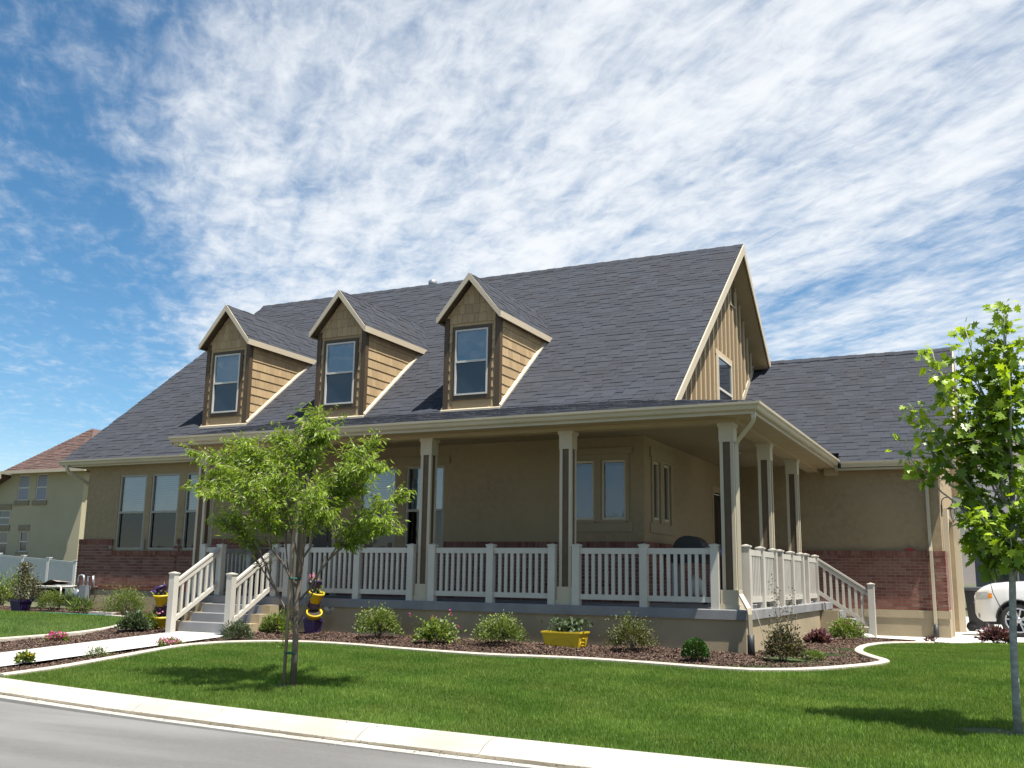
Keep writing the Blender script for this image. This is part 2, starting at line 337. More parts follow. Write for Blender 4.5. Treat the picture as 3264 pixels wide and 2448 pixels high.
    ntrim=mat('neighbour_trim', (0.30, 0.25, 0.16), None, 4, 0.8),
    nblind=mat('far_blind', (0.34, 0.36, 0.42), (0.28, 0.30, 0.36), 9, 0.6),
    fence=mat('white_fence', (0.62, 0.64, 0.62), (0.58, 0.60, 0.58), 2, 0.5),
    greyhouse=mat('grey_siding', (0.17, 0.165, 0.18), (0.145, 0.14, 0.155), 2, 0.85),
    greyroof=mat('grey_far_roof', (0.10, 0.098, 0.11), (0.13, 0.125, 0.135), 8, 0.93),
    hill=mat('hillside', (0.155, 0.125, 0.115), (0.115, 0.105, 0.100), 0.004, 0.97, c3=(0.11, 0.12, 0.085), scale3=0.0016),
    cloth=mat('tan_canvas', (0.42, 0.34, 0.28), (0.34, 0.27, 0.22), 9, 0.85),
    timber=mat('edging_timber', (0.24, 0.13, 0.07), (0.19, 0.10, 0.055), 14, 0.85, stretch=(0.4, 3, 3)),
)
MT['glass'] = glass('window_glass', (0.75, 0.80, 0.85), 0.10); MT['screen'] = glass('screened_glass', (0.07, 0.10, 0.11), 0.05); MT['glassup'] = glass('upper_glass', (0.72, 0.80, 0.82), 0.22)

# ------------------------------------------------------------------ the ground, road, kerb, lawns, beds
import bmesh
def G(x, y):
    x = np.asarray(x, float); y = np.asarray(y, float)
    z = -0.66-0.045*np.maximum(0, -0.5-y)-0.005*np.clip(y, 0, 8)-0.022*np.clip(y-8, 0, 9)
    L = sstep(10.8, 12.5, -x); z = z+L*(0.10*sstep(-2, 1, y)+0.13*sstep(1.5, 2.2, y)*sstep(-17.6, -16.8, x)-0.02*np.clip(y-4, 0, 12))
    return z
def gz(x, y): return float(G(x, y))
def curb(x):
    x = np.asarray(x, float); c = -7.153-0.041*x+0.007*x*x
    c = np.where(x > 3, -7.213+0.0*(x-3), c); return np.where(x < -9, -6.217-0.167*(x+9), c)
def smooth_line(pts, n=6):
    pts = [np.array(p, float) for p in pts]; out = []
    for i in range(len(pts)-1):
        p0 = pts[max(i-1, 0)]; p1 = pts[i]; p2 = pts[i+1]; p3 = pts[min(i+2, len(pts)-1)]
        for k in range(n):
            t = k/n; out.append(0.5*((2*p1)+(-p0+p2)*t+(2*p0-5*p1+4*p2-p3)*t*t+(-p0+3*p1-3*p2+p3)*t**3))
    out.append(pts[-1]); return out
def sheet(name, poly, zf, m, sx=1.0, sy=0.5):
    bm = bmesh.new(); vs_ = [bm.verts.new((p[0], p[1], 0)) for p in poly]; bm.faces.new(vs_)
    bmesh.ops.triangulate(bm, faces=bm.faces[:])
    xs = [p[0] for p in poly]; ys = [p[1] for p in poly]
    for ax, lo, hi, st in ((0, min(xs), max(xs), sx), (1, min(ys), max(ys), sy)):
        k = lo+st
        while k < hi:
            no = (1, 0, 0) if ax == 0 else (0, 1, 0); co = (k, 0, 0) if ax == 0 else (0, k, 0)
            bmesh.ops.bisect_plane(bm, geom=bm.verts[:]+bm.edges[:]+bm.faces[:], plane_co=co, plane_no=no, dist=1e-5); k += st
    for v in bm.verts: v.co.z = zf(v.co.x, v.co.y)
    bmesh.ops.recalc_face_normals(bm, faces=bm.faces[:])
    me = bpy.data.meshes.new(name); bm.to_mesh(me); bm.free()
    if sum(p.normal.z for p in me.polygons) < 0: me.flip_normals()
    return me
def sweep(line, prof, zf, closed_ends=True):
    """sweep (offset, z) profile along a 2D line; offset is to the left of travel"""
    mb = MB(); P = [np.array(p[:2], float) for p in line]; n = len(P); rows = []
    for i in range(n):
        d = P[min(i+1, n-1)]-P[max(i-1, 0)]; d /= np.linalg.norm(d); nl = np.array([-d[1], d[0]])
        z0 = zf(P[i][0], P[i][1]); rows.append([(*(P[i]+nl*o), z0+z) for o, z in prof])
    m = len(prof)
    for i in range(n-1):
        for k in range(m-1): mb.face([rows[i][k], rows[i+1][k], rows[i+1][k+1], rows[i][k+1]], 0, False)
    mb.face(rows[0]); mb.face(rows[-1][::-1]); return mb
def in_poly(px, py, poly):
    inside = np.zeros(len(px), bool); n = len(poly)
    for i in range(n):
        x1, y1 = poly[i][:2]; x2, y2 = poly[(i+1) % n][:2]
        if y1 == y2: continue
        c = ((y1 > py) != (y2 > py)) & (px < (x2-x1)*(py-y1)/(y2-y1)+x1); inside ^= c
    return inside

EDGE = smooth_line([(-8.15,-6.32),(-8.12,-5.52),(-8.29,-4.36),(-8.48,-3.3),(-8.52,-2.7),(-8.32,-2.15),(-7.9,-1.78),(-7.4,-1.58),(-6.9,-1.47),(-6,-1.52),(-5.1,-1.68),(-4.2,-1.80),(-3.47,-1.85),(-2.7,-1.78),(-1.98,-1.74),(-1.2,-1.80),(-.4,-1.92),(.1,-1.97),(.55,-1.93),(1.12,-1.62),(1.6,-1.08),(1.88,-.62),(1.93,-.2),(1.73,.41),(1.45,1.3),(1.30,2.1),(1.24,3.1),(1.32,4.1),(1.6,4.9),(2.2,5.5)], 5)
EDGL = smooth_line([(-12.9,-5.5),(-12.5,-4.2),(-12.25,-3.2),(-11.97,-2.17),(-11.97,-1.2),(-12.2,-.5),(-12.8,.3),(-13.5,.85),(-14.4,1.12)], 5)
cx = lambda a, b, n: [(x, float(curb(x))) for x in np.linspace(a, b, n)]
LAWN = cx(-8.15, 3, 24)+cx(4, 16, 6)+[(16, 7.05), (3.76, 7.05), (2.62, 5.75)]+[tuple(p) for p in EDGE[::-1]]
BED = [tuple(p) for p in EDGE]+[(2.62,5.75),(1.81,6.2),(1.0,6.62),(-.05,6.85),(-.05,.08),(-8.97,.08),(-8.97,-6.22)]
LBED = [tuple(p) for p in EDGL]+[(-16,1.32),(-17.6,1.42),(-20,1.7),(-23,2.2),(-23,4.2),(-16.55,4.2),(-16.55,2.1),(-11.2,2.1),(-11.2,.05),(-10.45,.05),(-10.45,-5.97)]
LLAWN = [tuple(p) for p in EDGL]+[(-16,1.32),(-17.6,1.42),(-20,1.7),(-23,2.2),(-34,4.5)]+cx(-34, -12.95, 12)
DRIVE = [(.9,8.2),(1.0,6.62),(1.81,6.2),(2.62,5.75),(3.76,7.05),(16,7.05),(16,30),(1.9,30),(1.9,8.2)]

def ground_mesh():
    xs = np.concatenate([-np.geomspace(60, 6000, 14)[::-1], np.linspace(-52, 52, 105), np.geomspace(60, 6000, 14)])
    ys = np.concatenate([-np.geomspace(60, 6000, 14)[::-1], np.linspace(-52, 52, 105), np.geomspace(60, 6000, 14)])
    X, Y = np.meshgrid(xs, ys); Z = np.where(Y < curb(X)+0.25, -1.30, G(X, Y)-0.09)
    Z = np.where((X > -18) & (X < 2.6) & (Y > -0.2) & (Y < 20), -0.95, Z); Z = np.where(Y > 45, -1.1, Z)
    nx, ny = len(xs), len(ys); idx = np.arange(nx*ny).reshape(ny, nx)
    f = np.stack([idx[:-1, :-1], idx[:-1, 1:], idx[1:, 1:], idx[1:, :-1]], -1).reshape(-1, 4)
    return mesh_np('ground', np.stack([X, Y, Z], -1).reshape(-1, 3), f)
struct('ground', ground_mesh(), MT['ground'])
lx = np.concatenate([np.linspace(-60, -10, 20), np.linspace(-9, 3, 40), np.linspace(4, 60, 12)])
lip = [(x, float(curb(x))-0.60) for x in lx]
struct('road', sheet('road', lip+[(60, -60), (-60, -60)], lambda x, y: -1.062+0.006*max(-6, min(0, y+7.8))*-1*0.5, MT['asphalt'], 4, 2), MT['asphalt'])
cl = [(x, float(curb(x))) for x in lx]
# rolled kerb: a thing in pieces between its joints
cprof = [(0.02, -0.35), (0.02, 0.004), (-0.02, 0.012), (-0.16, -0.004), (-0.24, -0.030), (-0.31, -0.072), (-0.36, -0.098), (-0.41, -0.104), (-0.62, -0.092), (-0.63, -0.40)]
kerb = thing('kerb', (0, -7.1, -1.0), 'pale rolled concrete kerb and gutter running along the street', 'kerb')
xs_ = [-30, -22, -14.2, -11, -8.0, -4.98, -1.93, -.62, 2.4, 5.5, 9, 14, 22, 30]
for a, b in zip(xs_[:-1], xs_[1:]):
    ln = [(x, float(curb(x))) for x in np.linspace(a+0.004, b-0.004, 14)]
    sweep(ln, cprof, lambda x, y: gz(x, y)+0.0).build('kerb_segment', MT['curb'], kerb)
dl = MB(); pr_ = None
for x in np.linspace(-16, 14, 420):
    w0 = -.352-.012*math.sin(2.1*x)-.01*RNG.random(); w1 = -.425-.02*math.sin(1.3*x+1)-.03*RNG.random(); z0 = gz(x, float(curb(x))); c0 = float(curb(x)); cur = [(x, c0+w0, z0-.090), (x, c0-.405, z0-.0985), (x, c0+w1, z0-.0985)]
    if pr_: dl.face([pr_[0], pr_[1], cur[1], cur[0]]); dl.face([pr_[1], pr_[2], cur[2], cur[1]])
    pr_ = cur
dl.build('gutter_dirt', MT['gdirt'], kerb)
struct('lawn', sheet('lawn', LAWN, lambda x, y: gz(x, y)-0.005, MT['lawn']), MT['lawn'])
struct('side_lawn', sheet('side_lawn', LLAWN, lambda x, y: gz(x, y)-0.005, MT['lawn']), MT['lawn'])
def bedz(x, y):
    bump = 0.045*float(sstep(-1.9, -.5, y))*float(1-sstep(-0.6, 0.4, x)) if y < .2 else 0.0
    return gz(x, y)-0.015+bump+0.018*math.sin(3.1*x+1.7*y)*math.sin(2.3*y-1.1*x)
struct('flower_bed', sheet('flower_bed', BED, bedz, MT['mulchbed'], .4, .4), MT['mulchbed'])
struct('side_flower_bed', sheet('side_flower_bed', LBED, bedz, MT['mulchbed'], .4, .4), MT['mulchbed'])
struct('driveway', sheet('driveway', DRIVE, lambda x, y: gz(x, y)+0.012, MT['walk'], 1, .5), MT['walk'])
wk = thing('front_walk', (-9.7, -3.5, gz(-9.7, -3.5)), 'white concrete front walk from the porch steps to the street', 'walk')
for a, b in ((-.845, -2.15), (-2.16, -3.65), (-3.66, -5.1)):
    me = sheet('walk_slab', [(-10.45, b), (-8.97, b), (-8.97, a), (-10.45, a)], lambda x, y: gz(-9.7, y)+0.022, MT['walk'])
    obj('walk_slab', me, MT['walk'], wk)
me = sheet('walk_slab', [(-10.45, -5.11), (-10.45, float(curb(-10.45))+.02), (-9.7, float(curb(-9.7))+.02), (-8.97, float(curb(-8.97))+.02), (-8.97, -5.11)], lambda x, y: gz(-9.7, y)+0.022, MT['walk']); obj('walk_slab', me, MT['walk'], wk)
eprof = [(-0.065, -0.06), (-0.065, 0.035), (-0.045, 0.048), (0.045, 0.048), (0.065, 0.035), (0.065, -0.06)]
tag(sweep(EDGE, eprof, gz).build('bed_edging', MT['edging']), 'curving pale concrete edging between the main lawn and the mulch bed', 'edging')
tag(sweep(EDGL, eprof, gz).build('bed_edging', MT['edging']), 'pale concrete edging of the small lawn left of the front walk', 'edging')
tag(MB().bar((.98, 6.62, gz(1, 6.6)-.03), (1.85, 6.17, gz(1.8, 6.2)-.03), .04, .06).build('edging_board', MT['timber']), 'brown timber edging board beside the concrete by the garage corner', 'edging')

# grit and clippings along the gutter and road edge
def debris():
    n = 420; px = RNG.uniform(-9, 4, n); off = np.where(RNG.random(n) < .88, RNG.normal(-.42, .06, n), RNG.uniform(-.75, -.05, n)); py = curb(px)+off
    pz = np.where(off > -.2, G(px, curb(px))+.004, np.where(off > -.62, G(px, curb(px))-.096, -1.055)); a = RNG.uniform(0, 6.28, n); L = RNG.uniform(.005, .016, n); w = L*RNG.uniform(.3, .8, n)
    u = np.stack([np.cos(a)*L, np.sin(a)*L, 0*a], -1); b = np.stack([-np.sin(a)*w, np.cos(a)*w, 0*a], -1); c = np.stack([px, py, pz+.003], -1); top = c+np.array([0, 0, .008])
    v = np.stack([c-u, c-b, c+u, c+b, top], 1).reshape(-1, 3); f = (np.array([(0,1,4),(1,2,4),(2,3,4),(3,0,4)])[None]+(np.arange(n)*5)[:, None, None]).reshape(-1, 3)
    tag(obj('gutter_grit', mesh_np('gutter_grit', v, f, np.repeat(RNG.random(n), 4)), MT['gdirt']), 'loose grit and clippings along the kerb and road edge', 'grit', kind='stuff')
debris()
TREE1 = (-4.248, -5.377); TREE2 = (3.528, -5.06)
def grass(name, poly, dens, hmin, hmax, label, parent=None):
    xs = np.array([p[0] for p in poly]); ys = np.array([p[1] for p in poly]); x0, x1, y0, y1 = max(xs.min(), -27), min(xs.max(), 8.0), ys.min(), ys.max()
    n = int((x1-x0)*(y1-y0)*dens); px = RNG.uniform(x0, x1, n); py = RNG.uniform(y0, y1, n)
    k = in_poly(px, py, poly)
    k &= np.hypot(px-TREE1[0]+.05, (py-TREE1[1])*1.2) > 0.16+0.10*RNG.random(n)
    k &= np.hypot((px-TREE2[0]+.18)*0.75, (py-TREE2[1]-.05)*1.3) > 0.20+0.14*RNG.random(n)
    px, py = px[k], py[k]; n = len(px); pz = G(px, py)-0.004
    patch = 0.5+0.28*np.sin(px*1.9+2.0*np.sin(py*1.3))*np.sin(py*2.3+1.7*np.sin(px*0.9))+0.16*np.sin(px*6.1+3*np.sin(py*4.7))*np.sin(py*7.3+2*np.sin(px*3.9))+0.10*np.sign(np.sin((py+.18*px)*2*np.pi/1.06))
    h = RNG.uniform(hmin, hmax, n)*(0.85+0.3*patch); a = RNG.uniform(0, 2*np.pi, n); w = RNG.uniform(0.0022, 0.0044, n)
    lean = RNG.uniform(0, 0.75, n)*h; la = RNG.uniform(0, 2*np.pi, n)
    v = np.empty((n, 3, 3)); v[:, 0] = np.stack([px-w*np.cos(a), py-w*np.sin(a), pz], -1); v[:, 1] = np.stack([px+w*np.cos(a), py+w*np.sin(a), pz], -1)
    v[:, 2] = np.stack([px+lean*np.cos(la), py+lean*np.sin(la), pz+h], -1)
    tone = np.clip(0.34*RNG.random(n)+0.34*(patch-.15)+(RNG.random(n) < 0.05+0.08*(patch > .72))*0.5, 0, 1)
    m = mesh_np(name, v.reshape(-1, 3), np.arange(3*n).reshape(-1, 3), tone)
    tag(obj(name, m, MT['grass']), label, 'grass', kind='stuff')
grass('grass', LAWN, 8600, 0.024, 0.050, 'short green grass covering the main front lawn')
grass('grass', LLAWN, 1500, 0.03, 0.06, 'short green grass of the small lawn left of the front walk')
def mulch(name, poly, dens, label):
    xs = np.array([p[0] for p in poly]); ys = np.array([p[1] for p in poly])
    n = int((xs.max()-xs.min())*(ys.max()-ys.min())*dens); px = RNG.uniform(xs.min(), xs.max(), n); py = RNG.uniform(ys.min(), ys.max(), n)
    k = in_poly(px, py, poly); px, py = px[k], py[k]; n = len(px); pz = np.array([bedz(a, b) for a, b in zip(px, py)])+RNG.uniform(0.002, 0.022, n)
    L = RNG.uniform(0.007, 0.024, n); w = RNG.uniform(0.003, 0.009, n); a = RNG.uniform(0, 2*np.pi, n); t = RNG.normal(0, 0.35, n); r = RNG.normal(0, 0.4, n)
    u = np.stack([np.cos(a)*np.cos(t), np.sin(a)*np.cos(t), np.sin(t)], -1)*L[:, None]; b = np.stack([-np.sin(a)*np.cos(r), np.cos(a)*np.cos(r), np.sin(r)], -1)*w[:, None]
    c = np.stack([px, py, pz], -1); v = np.stack([c-u-b, c+u-b, c+u+b, c-u+b], 1).reshape(-1, 3)
    m = mesh_np(name, v, np.arange(4*n).reshape(-1, 4), RNG.random(n)**1.6)
    tag(obj(name, m, MT['mulch']), label, 'mulch', kind='stuff')
mulch('mulch_chips', BED, 2400, 'brown bark mulch covering the bed along the porch')
mulch('mulch_chips', LBED, 1300, 'brown bark mulch covering the bed left of the front walk')

# ------------------------------------------------------------------ the house
HOUSE = thing('house', (-7.5, 5.0, -0.66), 'tan stucco and brick house with grey shingle roof, three dormers and wraparound porch', 'house')
YW, XS, YG, XR = 2.12, -2.32, 8.15, 2.35          # front wall, side wall, garage front, garage right
PM = lambda y: 1.608+0.809*y                       # main front slope
PIECES = {'shingle': [], 'brick': []}
PF = lambda u, z, d: (u, YW+d, z)
PS = lambda u, z, d: (XS-d, u, z)
PG = lambda u, z, d: (u, YG+d, z)
PR = lambda u, z, d: (XR-d, u, z)
def pbox(mb, P, u0, u1, z0, z1, d0, d1, tone=0.0):
    mb.hexa([P(u0,z0,d0),P(u1,z0,d0),P(u1,z0,d1),P(u0,z0,d1),P(u0,z1,d0),P(u1,z1,d0),P(u1,z1,d1),P(u0,z1,d1)], tone); return mb
def holed(mb, P, u0, u1, z0, z1, holes, dep=0.09):
    us = sorted({u0, u1, *[h[0] for h in holes], *[h[1] for h in holes]}); zs = sorted({z0, z1, *[h[2] for h in holes], *[h[3] for h in holes]})
    for a, b in zip(us[:-1], us[1:]):
        for c, d in zip(zs[:-1], zs[1:]):
            m, n = (a+b)/2, (c+d)/2
            if any(h[0] < m < h[1] and h[2] < n < h[3] for h in holes): continue
            mb.face([P(a,c,0), P(b,c,0), P(b,d,0), P(a,d,0)])
    for a, b, c, d in holes:
        mb.face([P(a,c,0),P(a,c,dep),P(a,d,dep),P(a,d,0)]); mb.face([P(b,c,0),P(b,d,0),P(b,d,dep),P(b,c,dep)])
        mb.face([P(a,c,0),P(b,c,0),P(b,c,dep),P(a,c,dep)]); mb.face([P(a,d,0),P(a,d,dep),P(b,d,dep),P(b,d,0)])
WINS_F = [(-15.47,-14.61,.93,2.69,1.80,'wing'), (-14.44,-13.58,.93,2.69,1.80,'wing'), (-13.38,-12.52,.93,2.69,1.80,'wing'),
          (-8.56,-7.66,.93,2.63,1.73,'porch'), (-7.42,-6.52,.93,2.63,1.73,'porch'),
          (-3.78,-3.29,1.50,2.61,None,'bay'), (-3.15,-2.67,1.50,2.61,None,'bay')]
WINS_S = [(2.63,3.05,1.53,2.63,None,'side'), (3.28,3.72,1.53,2.63,None,'side')]
DOOR_F = (-10.15,-9.20,0,2.12); DOOR_S = (7.03,7.95,0,2.39)
w = MB(); holed(w, PF, -16.53, XS, -0.75, 3.06, [h[:4] for h in WINS_F]+[DOOR_F]); w.build('wall', MT['stucco'], HOUSE)
w = MB(); holed(w, PS, YW, YG, -0.75, 3.06, [h[:4] for h in WINS_S]+[DOOR_S]); w.build('wall', MT['stucco'], HOUSE)
w = MB(); w.box(-16.53, -16.40, YW+.002, 14.6, -0.9, 3.0); w.build('wall', MT['stucco'], HOUSE)
w = MB(); w.face([(-16.53, YW, 3.0), (-16.53, 15.4, 3.0), (-16.53, 8.82, 8.55)]); w.build('gable_wall', MT['stucco'], HOUSE)
w = MB(); holed(w, PG, XS, XR, -0.95, 3.10, []); w.build('garage_wall', MT['stucco'], HOUSE)
GD = (9.35, 14.2, -0.95, 2.05)
w = MB(); holed(w, PR, YG, 15.6, -1.05, 3.05, [GD], 0.16); w.face([(XR, YG, 3.05), (XR, 15.6, 3.05), (XR, 11.85, 6.2)]); w.build('garage_wall', MT['stucco'], HOUSE)
w = MB(); w.box(-16.4, 2.3, 15.45, 15.6, -1.05, 3.0); w.build('wall', MT['stucco'], HOUSE)

def window(P, u0, u1, z0, z1, mid, style):
    fr = MB(); t = 0.045
    pbox(fr, P, u0, u0+t, z0, z1, .012, .085); pbox(fr, P, u1-t, u1, z0, z1, .012, .085)
    pbox(fr, P, u0+t, u1-t, z0, z0+t, .014, .085); pbox(fr, P, u0+t, u1-t, z1-t, z1, .014, .085)
    if mid: pbox(fr, P, u0+t, u1-t, mid-.025, mid+.025, .006, .080)
    f = fr.build('window', MT['winshade'] if style in ('wing', 'porch') else MT['trim'], HOUSE)
    def pane(a, b, c, d, dd, m):
        p = MB(); p.face([P(a,c,dd), P(b,c,dd), P(b,d,dd), P(a,d,dd)]); return p.build('pane', m, f)
    if mid:
        pane(u0+t, u1-t, mid+.025, z1-t, .05, MT['glassup']); pane(u0+t, u1-t, z0+t, mid-.025, .062, MT['screen'])
        bl = MB(); zb = mid+0.02
        n = int((z1-zb)/0.05)
        for k in range(n):
            zz = z1-0.03-k*0.05; pbox(bl, P, u0+.05, u1-.05, zz-.044, zz, .115+0.004*(k % 2), .121+0.004*(k % 2))
        bl.build('blind', MT['blind'], f)
    else:
        pane(u0+t, u1-t, z0+t, z1-t, .05, MT['glass'])
        if style == 'bay':
            sh_ = MB(); pbox(sh_, P, u0+.03, u1-.03, z0+.01, z1-.10, .10, .104); sh_.build('blind', MT['bshade'], f)
    return f
for a in WINS_F: window(PF, *a)
for a in WINS_S: window(PS, *a)
# the dark rooms behind the panes
MB().box(-16.38, XS-.6, 3.4, 3.5, -.2, 3.05).build('inner_wall', MT['room'], HOUSE); MB().box(-16.38, XS-.1, YW+.13, 3.39, 3.07, 3.09).build('inner_ceiling', MT['room'], HOUSE)
MB().box(XS-.75, XS-.7, 3.51, 8.1, -.2, 3.05).build('inner_wall', MT['room'], HOUSE)
# trim bands round the porch windows
tr = MB(); pbox(tr, PF, -8.68, -6.40, 2.665, 2.83, -.03, -.001); tr.build('window_head', MT['ceil'], HOUSE)
tr = MB()
for a, b, c, d in ((-3.86,-3.785,1.47,2.72), (-2.665,-2.60,1.47,2.72), (-3.285,-3.155,1.47,2.72), (-3.785,-3.285,2.615,2.72), (-3.155,-2.665,2.615,2.72), (-3.785,-3.285,1.44,1.497), (-3.155,-2.665,1.44,1.497)):
    pbox(tr, PF, a, b, c, d, -.03, -.001)
pbox(tr, PF, -3.92, -2.54, 1.28, 1.437, -.022, -.001); pbox(tr, PF, -3.92, -2.54, 2.723, 2.84, -.035, -.001); tr.build('window_trim', MT['ceil'], HOUSE)
tr = MB()
for a, b, c, d in ((2.52,2.627,1.47,2.69), (3.723,3.82,1.47,2.69), (3.053,3.277,1.47,2.69), (2.627,3.053,2.635,2.69), (3.277,3.723,2.635,2.69)):
    pbox(tr, PS, a, b, c, d, -.03, -.001)
pbox(tr, PS, 2.44, 3.90, 1.28, 1.467, -.022, -.001); pbox(tr, PS, 2.46, 3.92, 2.693, 2.87, -.035, -.001); tr.build('window_trim', MT['ceil'], HOUSE)
def door(P, u0, u1, z0, z1):
    d = MB(); pbox(d, P, u0+.03, u1-.03, z0+.02, z1-.02, .05, .088); o = d.build('door', MT['door'], HOUSE)
    for a, b in ((z0+.2, z0+.95), (z0+1.1, z1-.25)):
        for c in (0, 1):
            ua = u0+.13+c*(u1-u0-.2)/2; p = MB(); pbox(p, P, ua, ua+(u1-u0)/2-.19, a, b, .038, .052); p.build('door_panel', MT['door'], o)
    h = MB(); q = Vector(P(u1-.1, z0+1.0, .0)); h.lathe([(.0, -.03), (.028, -.02), (.03, .0), (.02, .02), (0, .03)], Matrix.Translation(q), 10); h.build('door_handle', MT['steel'], o)
    f = MB(); pbox(f, P, u0-.09, u0, z0, z1, -.02, .04); pbox(f, P, u1, u1+.09, z0, z1, -.02, .04); pbox(f, P, u0-.09, u1+.09, z1, z1+.14, -.022, .04); f.build('door_frame', MT['soffit'], o)
door(PF, *DOOR_F); door(PS, *DOOR_S)
# garage door on the driveway side: four sections in the recess
gdo = MB(); pbox(gdo, PR, GD[0], GD[1], GD[2], GD[3], .165, .20); gd = gdo.build('garage_door', MT['trim'], HOUSE)
for k in range(4):
    p = MB(); pbox(p, PR, GD[0]+.02, GD[1]-.02, GD[2]+.02+k*.745, GD[2]+.73+k*.745, .135, .16); p.build('door_panel', MT['trim'], gd)

# ---- brick wainscot
def brickwork(P, u0, u1, z0, z1, parent, skip=lambda u, z: False, cap=0.115, proud=0.05):
    ch = 0.0677; L = 0.203; n = int(round((z1-cap-z0)/ch)); j = 0.012
    for k in range(n):
        z = z0+k*ch; u = u0-(0.5*L if k % 2 else 0)
        while u < u1:
            a, b = max(u, u0), min(u+L, u1)
            if b-a > 0.03 and not skip((a+b)/2, z+ch/2): PIECES['brick'].append((P, a+j/2, b-j/2, z+j/2, z+ch-j/2, parent, proud))
            u += L
    u = u0; z = z1-cap
    while u < u1-0.02:                              # the upright cap course
        b = min(u+0.0745, u1)
        if not skip((u+b)/2, z+.04): PIECES['brick'].append((P, u+j/2, b-j/2, z+j/2, z1, parent, proud+0.006))
        u += 0.0745
bb = MB(); 
for a, b in ((-16.6,-15.53), (-14.55,-14.50), (-13.52,-13.44), (-12.46,-11.25)): pbox(bb, PF, a, b, .10, 1.16, -.045, -.001)
pbox(bb, PF, -15.53, -12.46, .10, .88, -.045, -.001)
bb.hexa([(-16.6, YW-.045, .10), (-16.535, YW-.045, .10), (-16.535, 5.0, .10), (-16.6, 5.0, .10), (-16.6, YW-.045, 1.16), (-16.535, YW-.045, 1.16), (-16.535, 5.0, 1.16), (-16.6, 5.0, 1.16)])
bw = bb.build('brick_base', MT['mortar'], HOUSE)
sk = lambda u, z: (z > .88 and any(a-.03 < u < b+.03 for a, b in ((-15.5,-14.58), (-14.47,-13.55), (-13.41,-12.49))))
brickwork(PF, -16.62, -11.25, 0.0, 1.17, bw, sk)
for u in np.arange(-15.52, -12.48, .0745): PIECES['brick'].append((PF, u+.005, u+.0695, .80, .90, bw, .075))
bb = MB(); pbox(bb, PF, -11.25, -10.26, .0, 1.09, -.045, -.001); bb.build('brick_base', MT['mortar'], HOUSE); bb = MB(); pbox(bb, PF, -9.09, -8.6, 0, 1.09, -.045, -.001); pbox(bb, PF, -8.6, -6.48, 0, .9, -.045, -.001); pbox(bb, PF, -6.48, XS+.045, 0, 1.09, -.045, -.001)
bw2 = bb.build('brick_base', MT['mortar'], HOUSE)
sk2 = lambda u, z: (-10.26 < u < -9.09) or (z > .9 and -8.6 < u < -6.48)
brickwork(PF, -11.25, XS+.05, 0.005, 1.10, bw2, sk2)
bb = MB(); pbox(bb, PS, YW+.001, 6.93, 0, 1.09, -.045, -.001); bw3 = bb.build('brick_base', MT['mortar'], HOUSE); brickwork(PS, YW, 6.93, 0.005, 1.10, bw3)
bb = MB(); pbox(bb, PG, XS+.05, XR+.045, -.13, 1.11, -.045, -.001); pbox(bb, PR, YG-.045, 9.2, -.13, 1.11, -.045, -.001); bw4 = bb.build('brick_base', MT['mortar'], HOUSE)
brickwork(PG, XS+.05, XR+.05, -0.135, 1.12, bw4); brickwork(PR, YG-.04, 9.2, -0.135, 1.12, bw4)
bb = MB(); pbox(bb, PR, 14.35, 15.6, -.3, 1.11, -.045, -.001); bw5 = bb.build('brick_base', MT['mortar'], HOUSE); brickwork(PR, 14.35, 15.6, -0.135, 1.12, bw5)

# ---- foundation, slab, steps
f = MB(); pbox(f, PF, -16.56, -11.25, -0.95, -0.002, -.03, -.001); f.box(-16.56, -16.53, YW, 15, -.95, -.002); f.build('foundation', MT['found'], HOUSE)
f = MB(); f.box(-9.0, -.046, .045, .25, -.95, -.15); f.box(-11.25, -10.45, .045, .25, -.95, -.15); f.box(-.25, -.045, .25, 7.06, -.95, -.152); f.box(-11.25, -11.1, .25, YW, -.95, -.15); f.build('porch_foundation', MT['found'], HOUSE)
f = MB(); pbox(f, PG, -.3, XR+.06, -1.0, -.135, -.055, -.001); pbox(f, PG, 0.2, XR+.085, -.30, -.137, -.075, -.056); pbox(f, PR, YG-.05, 9.3, -1.0, -.135, -.06, -.001); f.build('foundation', MT['found'], HOUSE)
f = MB(); pbox(f, PR, 9.2, 9.34, -1.0, 2.1, -.10, -.001); f.build('garage_jamb', MT['trim'], HOUSE); f = MB(); pbox(f, PR, 14.21, 14.36, -1.0, 2.1, -.16, -.001); f.hexa([(XR+.001,9.34,1.55),(XR+.1,9.34,1.55),(XR+.1,9.9,2.1),(XR+.001,9.9,2.1),(XR+.001,9.34,2.1),(XR+.1,9.34,2.1),(XR+.1,9.9,2.102),(XR+.001,9.9,2.102)]); f.build('garage_jamb', MT['trim'], HOUSE)
s = MB()
def slabpiece(x0, x1, y0, y1):
    o = MB(); b = .012
    o.box(x0, x1, y0, y1, -.15, -b); o.hexa([(x0,y0,-b),(x1,y0,-b),(x1,y1,-b),(x0,y1,-b),(x0+b,y0+b,0),(x1-b,y0+b,0),(x1-b,y1-b,0),(x0+b,y1-b,0)]); return o
slab = slabpiece(-11.3, -5.702, 0, YW); slab2 = slabpiece(-5.698, -.0, 0, YW-.002)
ps = slab.build('porch_slab', MT['conc'], HOUSE); slab2.build('porch_slab', MT['conc'], HOUSE)
slabpiece(XS, -.0, YW+.002, 6.80).build('porch_slab', MT['conc'], HOUSE); slabpiece(XS, 0.04, 6.804, YG-.05).build('porch_slab', MT['conc'], HOUSE)
for k in range(3):                                  # front steps
    z = -.16*(k+1); MB().box(-10.42, -9.002, -.28*(k+1), -.28*k-(0 if k else .002), -.95, z).build('step', MT['conc'], HOUSE)
c = MB()
